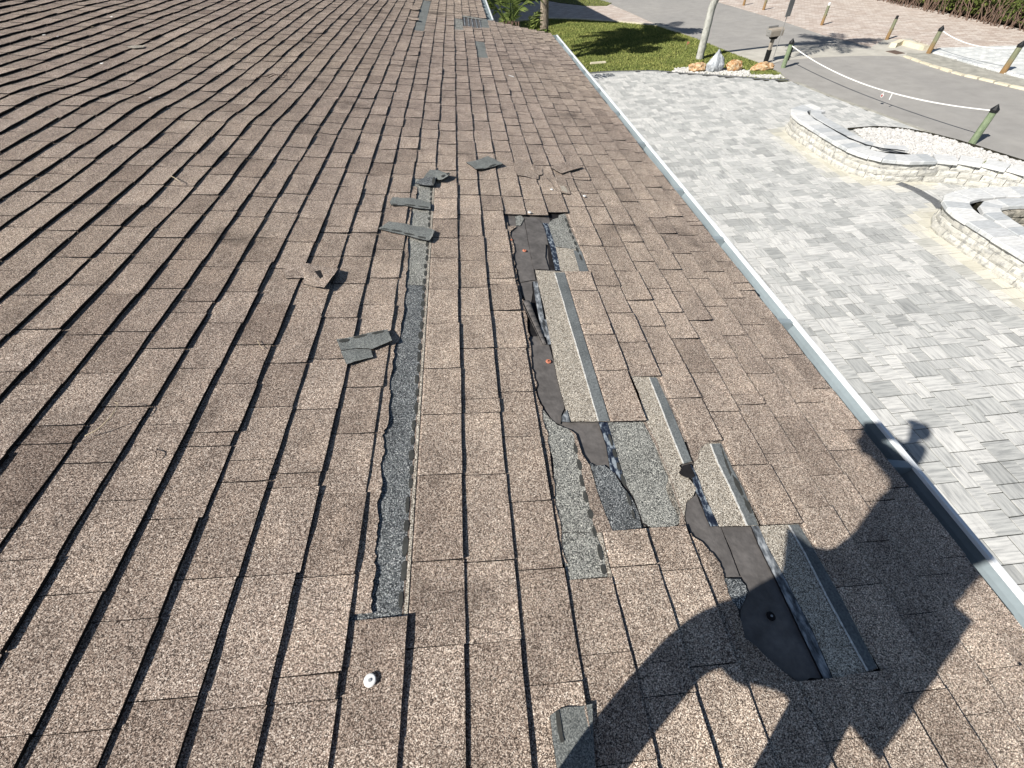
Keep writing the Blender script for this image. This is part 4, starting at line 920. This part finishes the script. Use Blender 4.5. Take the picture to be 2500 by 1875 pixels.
patch('slate_headlap_scrap', Z5, [(264, 397), (345, 400), (372, 432), (386, 470), (345, 555), (325, 545), (284, 472)], .0006, .003, 'slate', amp=.7)
patch('sealant_band', Z5, [(402, 133), (438, 133), (480, 230), (560, 375), (700, 640), (812, 902), (772, 915), (640, 640), (522, 392), (442, 232)], -.0012, .006, 'worn', amp=.4)
patch('exposed_headlap', Z5, [(440, 133), (640, 122), (700, 220), (850, 480), (1042, 852), (1000, 868), (818, 904), (702, 640), (562, 375), (482, 230)], -.0006, .006, 'tan', amp=.4)
patch('smooth_selvage', Z5, [(590, 127), (640, 124), (700, 222), (850, 482), (1038, 850), (992, 866), (800, 520), (670, 265)], .0008, .001, 'selvage', 'selvage', .4, 15)
patch('chalk_line', Z5, [(586, 128), (594, 127), (674, 265), (804, 520), (995, 864), (985, 866), (795, 522), (665, 266)], .0014, .0006, 'chalk', 'chalk', .5, 7)
# far missing pieces
quad('exposed_headlap', -4.05, -3.0, 55, 76, .0, .003, 'back'); quad('exposed_headlap', 2, 3, 47.4, 54.5, .0, .004, 'back'); quad('exposed_headlap', 0, 1, 59, 66, 0, .004, 'grey'); quad('exposed_headlap', 3.2, 4.1, 62.9, 69.3, 0, .004, 'back')
quad('felt_underlayment', 1.0, 3.3, 62, 69, -.008, .001, 'felt', 'felt')
for ua in (1.15, 1.62, 2.05, 2.55, 3.0): quad('sealant_band', ua, ua + .14, 62, 69, .0, .004, 'worn')
quad('torn_shingle_strip', 1.0, 3.4, 67.9, 69, .004, .004, 'grey')
# broken tabs right of the middle
patch('cracked_tab', ZA, [(1395, 110), (1480, 140), (1530, 165), (1580, 188), (1582, 228), (1555, 235), (1552, 262), (1500, 255), (1450, 240), (1400, 235), (1375, 200), (1368, 150)], .0095, .005, 'brown', amp=.5, step=5)
patch('cracked_tab', ZA, [(1615, 250), (1680, 243), (1745, 252), (1760, 290), (1790, 372), (1740, 366), (1690, 352), (1665, 320), (1640, 280)], .0105, .006, 'brown', amp=.6, step=5)
patch('pale_scar', ZA, [(1708, 308), (1722, 345), (1758, 362), (1772, 362), (1752, 318)], .0112, .001, 'tan', 'tan', .6, 4)
# nail caps
def capnail(name, px, py, r, mat, off=.012, dm='grey_cap'):
    u, v = bk(px, py, off); p = RP(u, v, off); mb = MB(); mb.tube([p - nv * .002, p + nv * .0012, p + nv * .0022], [r, r, r * .86], 22)
    mb.tube([p + nv * .002, p + nv * .004], [r * .28, r * .24], 12, m=1); return mb.build(name, [M[mat], M[dm]], house, fix=True)
capnail('cap_nail', 903, 1661, .0125, 'white_cap'); capnail('cap_nail', 1293, 518, .010, 'white_cap'); capnail('cap_nail', 1427, 478, .010, 'white_cap'); capnail('cap_nail', 1347, 462, .009, 'white_cap')
capnail('orange_washer', Z1[0] + 180 / 2.975, Z1[1] + 332 / 2.975, .010, 'orange_cap', .0, 'edge'); capnail('orange_washer', Z1[0] + 85 / 2.975, Z1[1] + 254 / 2.975, .006, 'orange_cap', .0, 'edge'); capnail('orange_washer', Z2[0] + 378 / 3.173, Z2[1] + 324 / 3.173, .0105, 'orange_cap', .0, 'edge')
capnail('black_washer', Z5[0] + 502 / 2.069, Z5[1] + 588 / 2.069, .011, 'edge', -.003, 'grey_cap')
# ================================================================= LOOSE PIECES LYING ON THE ROOF
def frag(label, zoom, poly, lifts, mat, off=.010, thick=.004, side='edge', amp=.5, step=5, cat='shingle fragment', name='shingle_fragment', group=None):
    ox, oy, s = zoom; px = [(ox + x / s, oy + y / s) for x, y in poly]; n = len(px); out = []
    for i in range(n):
        (x0, y0), (x1, y1) = px[i], px[(i + 1) % n]; L = math.hypot(x1 - x0, y1 - y0); m = max(1, int(L / step))
        for q in range(m):
            t = q / m; a = 0 if q == 0 else amp; h = lifts[i] * (1 - t) + lifts[(i + 1) % n] * t
            out.append((x0 + (x1 - x0) * t + PRN.uniform(-a, a), y0 + (y1 - y0) * t + PRN.uniform(-a, a), h * .001))
    pts = []
    for x, y, h in out:
        u, v = bk(x, y, off + h); pts.append(RP(u, v, off + h))
    cen = sum(pts, Vector()) / len(pts); mb = MB(); mb.slab(pts, -nv * thick, 0, 1)
    o = mb.build(name, [M[mat], M[side]], None, loc=cen, fix=True); o['zm'] = 0; del o['zm']
    return tag(o, label, cat, group)
def fdots(o, zoom, ovs, off):
    ox, oy, s = zoom
    for (x, y, rx, ry, an, h) in ovs:
        mb = MB(); pts = []
        for q in range(12):
            a = q / 12 * 6.283; dx, dy = math.cos(a) * rx, math.sin(a) * ry
            X = ox + (x + dx * math.cos(an) - dy * math.sin(an)) / s; Y = oy + (y + dx * math.sin(an) + dy * math.cos(an)) / s
            u, v = bk(X, Y, off + h * .001); pts.append(RP(u, v, off + h * .001) - o.location)
        mb.slab(pts, -nv * .001); d = mb.build('sealant_patch', M['dots'], None, fix=True); d.parent = o
f = frag('folded grey shingle scrap at the top end of the long torn strip', Z0, [(495, 190), (515, 160), (548, 125), (622, 128), (680, 150), (731, 152), (705, 185), (660, 212), (628, 216), (600, 200)], [4, 4, 2, 4, 16, 26, 24, 16, 10, 6], 'back', off=.011)
fdots(f, Z0, [(665, 178, 20, 8, -.35, 21), (705, 158, 14, 5, -.3, 27)], .0118)
f = frag('dark folded flap hanging below the top grey scrap', Z0, [(414, 246), (450, 220), (500, 192), (562, 188), (606, 190), (592, 262), (525, 266), (470, 256)], [2, 3, 6, 9, 12, 8, 4, 2], 'slate', off=.0125)
fdots(f, Z0, [(580, 225, 14, 34, .1, 12)], .0140)
f = frag('narrow grey strip lying across the torn course, upper of two', Z0, [(188, 412), (214, 370), (300, 376), (380, 376), (470, 395), (552, 424), (552, 478), (440, 468), (330, 444), (200, 440)], [1, 4, 4, 3, 3, 2, 2, 2, 2, 1], 'back', off=.0115)
fdots(f, Z0, [(228, 433, 30, 4, .03, 2.5), (370, 440, 50, 5, .09, 3), (490, 456, 50, 5, .12, 3)], .0124)
f = frag('larger grey strip lying across the torn course, lower of two', Z0, [(86, 652), (150, 608), (178, 588), (300, 602), (400, 625), (500, 640), (590, 664), (570, 720), (540, 758), (430, 738), (320, 706), (200, 682), (120, 660)], [1, 3, 6, 5, 4, 4, 8, 11, 8, 4, 3, 2, 1], 'back', off=.0115)
fdots(f, Z0, [(145, 653, 36, 4, .1, 3), (250, 670, 52, 7, .15, 3.5), (362, 700, 52, 8, .2, 4), (480, 730, 46, 8, .2, 6)], .0126)
f = frag('grey diamond shaped shingle scrap lying above the big tear', ZA, [(1020, 140), (1090, 125), (1180, 92), (1235, 118), (1292, 150), (1230, 168), (1135, 190), (1090, 190), (1052, 160)], [2, 5, 8, 8, 12, 8, 4, 3, 2], 'back', off=.012)
fdots(f, ZA, [(1120, 186, 30, 3, -.1, 5), (1215, 160, 30, 4, -.3, 10)], .0130)
frag('brown shingle scrap with a lifted corner above the right tear', ZA, [(1640, 172), (1700, 145), (1765, 134), (1830, 150), (1876, 175), (1800, 196), (1722, 221), (1680, 200)], [2, 4, 6, 8, 10, 7, 3, 2], 'brown', off=.012)
f = frag('grey rectangular shingle scrap lying left of the long torn strip', ZA, [(64, 1442), (180, 1425), (300, 1395), (440, 1368), (452, 1400), (474, 1450), (400, 1482), (330, 1512), (215, 1506), (98, 1524)], [3, 4, 4, 7, 9, 10, 7, 4, 3, 2], 'back', off=.014)
fdots(f, ZA, [(120, 1450, 42, 12, -.15, 4.6), (240, 1420, 56, 10, -.2, 5), (370, 1392, 48, 9, -.2, 7)], .0150)
frag('broken lower half of the grey rectangular scrap', ZA, [(96, 1530), (200, 1512), (318, 1517), (335, 1572), (220, 1600), (140, 1627), (118, 1580)], [3, 3, 3, 4, 5, 4, 3], 'back', off=.011)
frag('curled brown tab lifted off the left side of the roof', (0, 600, 1.9235), [(1330, 122), (1345, 95), (1430, 80), (1520, 96), (1588, 108), (1560, 145), (1522, 196), (1470, 190), (1424, 178), (1428, 150), (1345, 152)], [1, 1, 2, 6, 16, 24, 18, 9, 5, 2, 1], 'brown', off=.010, step=7)
frag('grey shingle piece with a dark sealant stripe near the bottom edge', (800, 1350, 2.4575), [(1336, 975), (1385, 940), (1430, 925), (1510, 922), (1588, 905), (1594, 1080), (1606, 1290), (1500, 1292), (1375, 1292), (1350, 1120)], [1, 1, 2, 2, 1, 1, 1, 1, 1, 1], 'back', off=.0095, step=8)
fo = bpy.context.scene.objects['shingle_fragment.009'] if 'shingle_fragment.009' in bpy.context.scene.objects else f
def pxf(o, zoom, poly, off, mat, name, thick=.0008):
    ox, oy, s = zoom; pts = []
    for x, y in poly:
        u, v = bk(ox + x / s, oy + y / s, off); pts.append(RP(u, v, off) - o.location)
    mb = MB(); mb.slab(pts, -nv * thick); q = mb.build(name, M[mat], None, fix=True); q.parent = o
pxf(fo, (800, 1350, 2.4575), [(1366, 955), (1388, 945), (1400, 1010), (1410, 1090), (1422, 1130), (1398, 1140), (1378, 1050)], .0128, 'dots', 'sealant_stripe')
frag('dark curled scrap beside the short strip near the top of the roof, upper one', (900, 0, 3.175), [(305, 45), (345, 42), (385, 58), (388, 76), (350, 76), (318, 68)], [2, 10, 22, 16, 4, 2], 'brown', off=.010, step=3, amp=.2)
frag('dark curled scrap beside the short strip near the top of the roof, lower one', (900, 0, 3.175), [(298, 128), (340, 138), (385, 140), (392, 154), (350, 156), (315, 148)], [2, 10, 20, 16, 4, 2], 'brown', off=.010, step=3, amp=.2)
# straws, twigs and pale litter
def wisp(name, label, cat, pts, r, mat):
    P = []
    for x, y, h in pts:
        u, v = bk(x, y, .01 + h); P.append(RP(u, v, .01 + h))
    Q = []
    for i in range(len(P) - 1):
        for q in range(6):
            t = q / 6; p0 = P[max(i - 1, 0)]; p1 = P[i]; p2 = P[i + 1]; p3 = P[min(i + 2, len(P) - 1)]
            Q.append(.5 * ((2 * p1) + (p2 - p0) * t + (2 * p0 - 5 * p1 + 4 * p2 - p3) * t * t + (3 * p1 - p0 - 3 * p2 + p3) * t ** 3))
    Q.append(P[-1]); mb = MB(); mb.tube(Q, [r * (1 - .6 * i / len(Q)) for i in range(len(Q))], 6)
    return tag(mb.build(name, M[mat], loc=Q[0], smooth=True, fix=True), label, cat)
wisp('straw', 'pale curved dry straw standing up from a course edge on the left', 'straw', [(208, 1064, .0), (238, 1048, .012), (268, 1020, .03), (283, 998, .035), (288, 986, .03), (280, 982, .02)], .0016, 'straw')
wisp('twig', 'short dark hooked twig lying below the pale straw', 'twig', [(366, 1098, .003), (378, 1102, .008), (383, 1112, .008), (376, 1124, .004), (370, 1128, .002)], .0014, 'twigdark')
wisp('twig', 'thin dark crossed twig high on the roof, the longer one', 'twig', [(625, 190, .002), (650, 186, .02), (668, 180, .03), (690, 190, .03), (702, 178, .04), (708, 164, .03)], .003, 'twigdark')
wisp('twig', 'thin dark bent twig high on the roof, the shorter one', 'twig', [(655, 190, .003), (675, 182, .02), (695, 184, .03), (704, 186, .02)], .003, 'twigdark')
wisp('straw', 'thin pale straw arc on the upper left of the roof', 'straw', [(418, 430, .004), (432, 438, .012), (440, 446, .01), (444, 452, .003)], .0018, 'straw')
wisp('straw', 'pale dry wisp lying near the lowest left torn scrap', 'straw', [(628, 830, .003), (640, 850, .008), (652, 842, .008), (660, 838, .003)], .001, 'straw')
LIT = [(442, 164), (366, 238), (107, 84), (120, 91), (248, 154), (273, 40), (227, 65), (573, 94), (138, 89), (98, 16)]
LITL = ['tiny pale flake of litter just right of the crossed twigs', 'tiny white flake lying low in the upper left, nearest the thin straw arc', 'tiny pale flake above the left edge courses, first of a close pair', 'tiny pale flake of a close pair on the far left, the right one', 'small tan flake alone below the far left pair row', 'pale flake highest on the roof, left of centre', 'tiny white flake just below the lengthwise pale scuff', 'tiny pale flake midway between the twigs and the top of the roof', 'tiny tan flake right beside the far left pair', 'small pale flake nearest the top left corner of the roof']
for i, (x, y) in enumerate(LIT):
    u, v = bk(x, y, .012); p = RP(u, v, .010); mb = MB(); a = random.uniform(0, 6); q = [Vector((math.cos(a + k * 1.2) * .014 * random.uniform(.5, 1.3), math.sin(a + k * 1.2) * .012 * random.uniform(.5, 1.3), .004 * random.random())) for k in range(5)]
    mb.slab(q, Vector((0, 0, -.003))); o = mb.build('litter_flake', M['straw'] if i % 3 == 0 else M['white'], fix=True); o.location = p
    tag(o, LITL[i], 'litter', 'pale litter flakes on the roof')
patch('pale_scar', (0, 0, 2.458), [(755, 276), (800, 272), (870, 272), (860, 284), (800, 290), (770, 284)], .011, .001, 'tan', 'tan', .3, 4)
patch('pale_scar', (1200, 150, 5.53), [(225, 183), (262, 190), (305, 204), (300, 210), (250, 196)], .010, .001, 'white', 'white', .3, 4)
# ================================================================= THE PHOTOGRAPHER, standing behind the camera and casting the long shadow
def LP(x, y, z): return Vector((x, y, HC + z))
def skin(name, nodes, edges, mat, parent, sub=2):
    me = bpy.data.meshes.new(name); ks = list(nodes); bm = bmesh.new(); lay = bm.verts.layers.skin.verify(); vm = {}
    for k in ks:
        c, r = nodes[k]; v = bm.verts.new(LP(*c)); rr = r if hasattr(r, '__len__') else (r, r); v[lay].radius = rr; v[lay].use_root = (k == ks[0]); vm[k] = v
    for a, b in edges: bm.edges.new((vm[a], vm[b]))
    bm.to_mesh(me); bm.free(); me.materials.append(mat)
    o = bpy.data.objects.new(name, me); col.objects.link(o)
    m = o.modifiers.new('skin', 'SKIN'); m.use_smooth_shade = True; m2 = o.modifiers.new('sub', 'SUBSURF'); m2.levels = sub; m2.render_levels = sub
    if parent is not None: o.parent = parent; o.matrix_parent_inverse = Matrix.Identity(4); me.transform(Matrix.Translation(-Vector(parent.location)))
    return o
def zr(x): return -HR / math.cos(PIT) - math.tan(PIT) * x      # roof height (relative to the camera) below x
person = empty('person', (0, -.28, HC + zr(0))); tag(person, 'person in cap and shorts photographing the roof, casting the long shadow', 'person')
fL = (-.16, -.155); fR = (.12, -.24)
bn = {'pelvis': ((.0, -.29, -.38), (.125, .10)), 'belly': ((.0, -.31, -.18), (.13, .10)), 'chest': ((.0, -.33, .02), (.14, .105)), 'neckb': ((0, -.32, .19), (.075, .065)), 'neck': ((0, -.285, .28), .05), 'skull': ((0, -.262, .36), (.066, .076)), 'crown': ((0, -.257, .445), (.068, .08)),
      'hipL': ((-.10, -.25, -.46), .085), 'kneeL': ((-.145, -.125, -.66), .058), 'calfL': ((-.155, -.15, -.86), .052), 'ankL': ((fL[0], fL[1] - .04, zr(fL[0]) + .08), .036), 'toeL': ((fL[0], fL[1] + .07, zr(fL[0]) + .035), .033),
      'hipR': ((.09, -.27, -.46), .085), 'kneeR': ((.13, -.255, -.68), .062), 'calfR': ((.13, -.28, -.88), .056), 'ankR': ((fR[0], fR[1] - .05, zr(fR[0]) + .08), .036), 'toeR': ((fR[0], fR[1] + .12, zr(fR[0]) + .035), .033),
      'shL': ((-.17, -.30, .14), .055), 'elL': ((-.205, -.15, .15), .04), 'wrL': ((-.085, -.045, -.005), .028), 'shR': ((.16, -.30, .14), .055), 'elR': ((.19, -.22, -.02), .04), 'wrR': ((.095, -.055, -.02), .028)}
be = [('pelvis', 'belly'), ('belly', 'chest'), ('chest', 'neckb'), ('neckb', 'neck'), ('neck', 'skull'), ('skull', 'crown'), ('pelvis', 'hipL'), ('hipL', 'kneeL'), ('kneeL', 'calfL'), ('calfL', 'ankL'), ('ankL', 'toeL'), ('pelvis', 'hipR'), ('hipR', 'kneeR'), ('kneeR', 'calfR'), ('calfR', 'ankR'), ('ankR', 'toeR'), ('chest', 'shL'), ('shL', 'elL'), ('elL', 'wrL'), ('chest', 'shR'), ('shR', 'elR'), ('elR', 'wrR')]
skin('body', bn, be, M['skin'], person)
skin('shirt', {'a': ((0, -.30, -.34), (.16, .135)), 'b': ((0, -.315, -.17), (.165, .15)), 'c': ((0, -.32, .02), (.165, .15)), 'd': ((0, -.32, .15), (.11, .09)), 'sl': ((-.17, -.30, .13), .068), 'el': ((-.19, -.23, .14), .06), 'sr': ((.16, -.30, .13), .068), 'er': ((.18, -.25, .04), .06)}, [('a', 'b'), ('b', 'c'), ('c', 'd'), ('c', 'sl'), ('sl', 'el'), ('c', 'sr'), ('sr', 'er')], M['cloth'], person)
skin('shorts', {'a': ((0, -.30, -.39), (.16, .145)), 'l': ((-.10, -.24, -.50), .108), 'll': ((-.135, -.15, -.64), .08), 'r': ((.09, -.265, -.50), .10), 'rr': ((.12, -.245, -.64), .068)}, [('a', 'l'), ('l', 'll'), ('a', 'r'), ('r', 'rr')], M['cloth_dark'], person)
def ell(name, c, r, mat, parent, cut=None, seg=20):
    bm = bmesh.new(); bmesh.ops.create_uvsphere(bm, u_segments=seg, v_segments=seg // 2, radius=1)
    for v in bm.verts:
        if cut is not None and v.co.z < cut: v.co.z = cut
        v.co = Vector((v.co.x * r[0], v.co.y * r[1], v.co.z * r[2])) + LP(*c) - Vector(parent.location)
    me = bpy.data.meshes.new(name); bm.to_mesh(me); bm.free(); me.materials.append(mat); me.polygons.foreach_set('use_smooth', [True] * len(me.polygons))
    o = bpy.data.objects.new(name, me); col.objects.link(o); o.parent = parent; return o
ell('hair', (0, -.285, .415), (.084, .095, .075), M['hair'], person)
cap_ = ell('cap', (0, -.272, .445), (.092, .108, .095), M['cloth_dark'], person, 0)
mb = MB(); br = [Vector((x, y, z)) for x, y, z in [(-.075, -.19, .452), (-.07, -.14, .44), (-.045, -.105, .43), (0, -.095, .428), (.045, -.105, .43), (.07, -.14, .44), (.075, -.19, .452)]]
mb.slab([p + Vector((0, 0, HC)) for p in br], Vector((0, 0, -.004))); mb.build('brim', M['cloth_dark'], person, fix=True)
for sx in (-1, 1):
    ell('ear', (sx * .083, -.27, .375), (.012, .022, .032), M['skin'], person, seg=12); ell('eye', (sx * .032, -.187, .392), (.012, .010, .010), M['white'], person, seg=12)
    ell('shoe', ((fL if sx < 0 else fR)[0], (fL if sx < 0 else fR)[1] + (.0 if sx < 0 else .03), zr((fL if sx < 0 else fR)[0]) + .012), (.048, .135, .06), M['cloth_dark'], person, 0)
ell('nose', (0, -.178, .365), (.014, .02, .022), M['skin'], person, seg=12); ell('mouth', (0, -.187, .33), (.026, .01, .006), rockm('lips', (.4, .16, .13), (.45, .2, .16)), person, seg=12)
# phone, lens plane just behind the camera
ph = empty('phone', CAM - R2 * .012); tag(ph, 'dark smartphone held level in both hands by the photographer', 'phone')
mb = MB(); ce = Vector((0, 0, 0)) + R0 * -.01 - R1 * .012 - R2 * .006; pw, phh = .076, .037
q = [ce + R0 * a * pw + R1 * b * phh for a, b in ((-1, -.8), (-.95, -.95), (-.8, -1), (.8, -1), (.95, -.95), (1, -.8), (1, .8), (.95, .95), (.8, 1), (-.8, 1), (-.95, .95), (-1, .8))]
mb.slab(q, R2 * .008); o = mb.build('phone_body', M['black'], None, fix=True); o.parent = ph
mb = MB(); mb.slab([p * .96 + ce * .04 - R2 * .0005 for p in q], -R2 * .0006); o = mb.build('screen', M['darkpaver'], None, fix=True); o.parent = ph
# hands closed on the phone ends (all behind the lens plane)
for sx in (-1, 1):
    pc = ce + CAM - R2 * .012 + R0 * (sx * (pw + .004)) + R1 * .012; pr = Vector((pc.x, pc.y, pc.z - HC)); wr = Vector(bn['wrL' if sx < 0 else 'wrR'][0])
    nd = {'w': (tuple(wr), (.027, .02)), 'p': (tuple(pr.lerp(wr, .45)), (.034, .018)), 'q': (tuple(pr.lerp(wr, .15)), (.034, .014))}; ed = [('w', 'p'), ('p', 'q')]
    skin('palm', nd, ed, M['skin'], person, 2)
    for k in range(4):
        b0 = pr + R1 * (.028 - .019 * k) * 1.0 - R2 * .012; kn = b0 - R0 * (sx * .006) + R2 * .012 + R0 * (sx * .010); tp = b0 - R0 * (sx * (.030 + .004 * (k in (1, 2)))) + R2 * .010
        skin('finger', {'a': (tuple(pr.lerp(wr, .2) + R1 * (.026 - .018 * k)), .0095), 'b': (tuple(kn), .0088), 'c': (tuple(tp), .0075)}, [('a', 'b'), ('b', 'c')], M['skin'], person, 1)
    th = pr - R2 * .016
    skin('thumb', {'a': (tuple(pr.lerp(wr, .4) - R1 * .01), .012), 'b': (tuple(th - R1 * .012), .0105), 'c': (tuple(th - R0 * (sx * .032) - R1 * .01), .0085)}, [('a', 'b'), ('b', 'c')], M['skin'], person, 1)
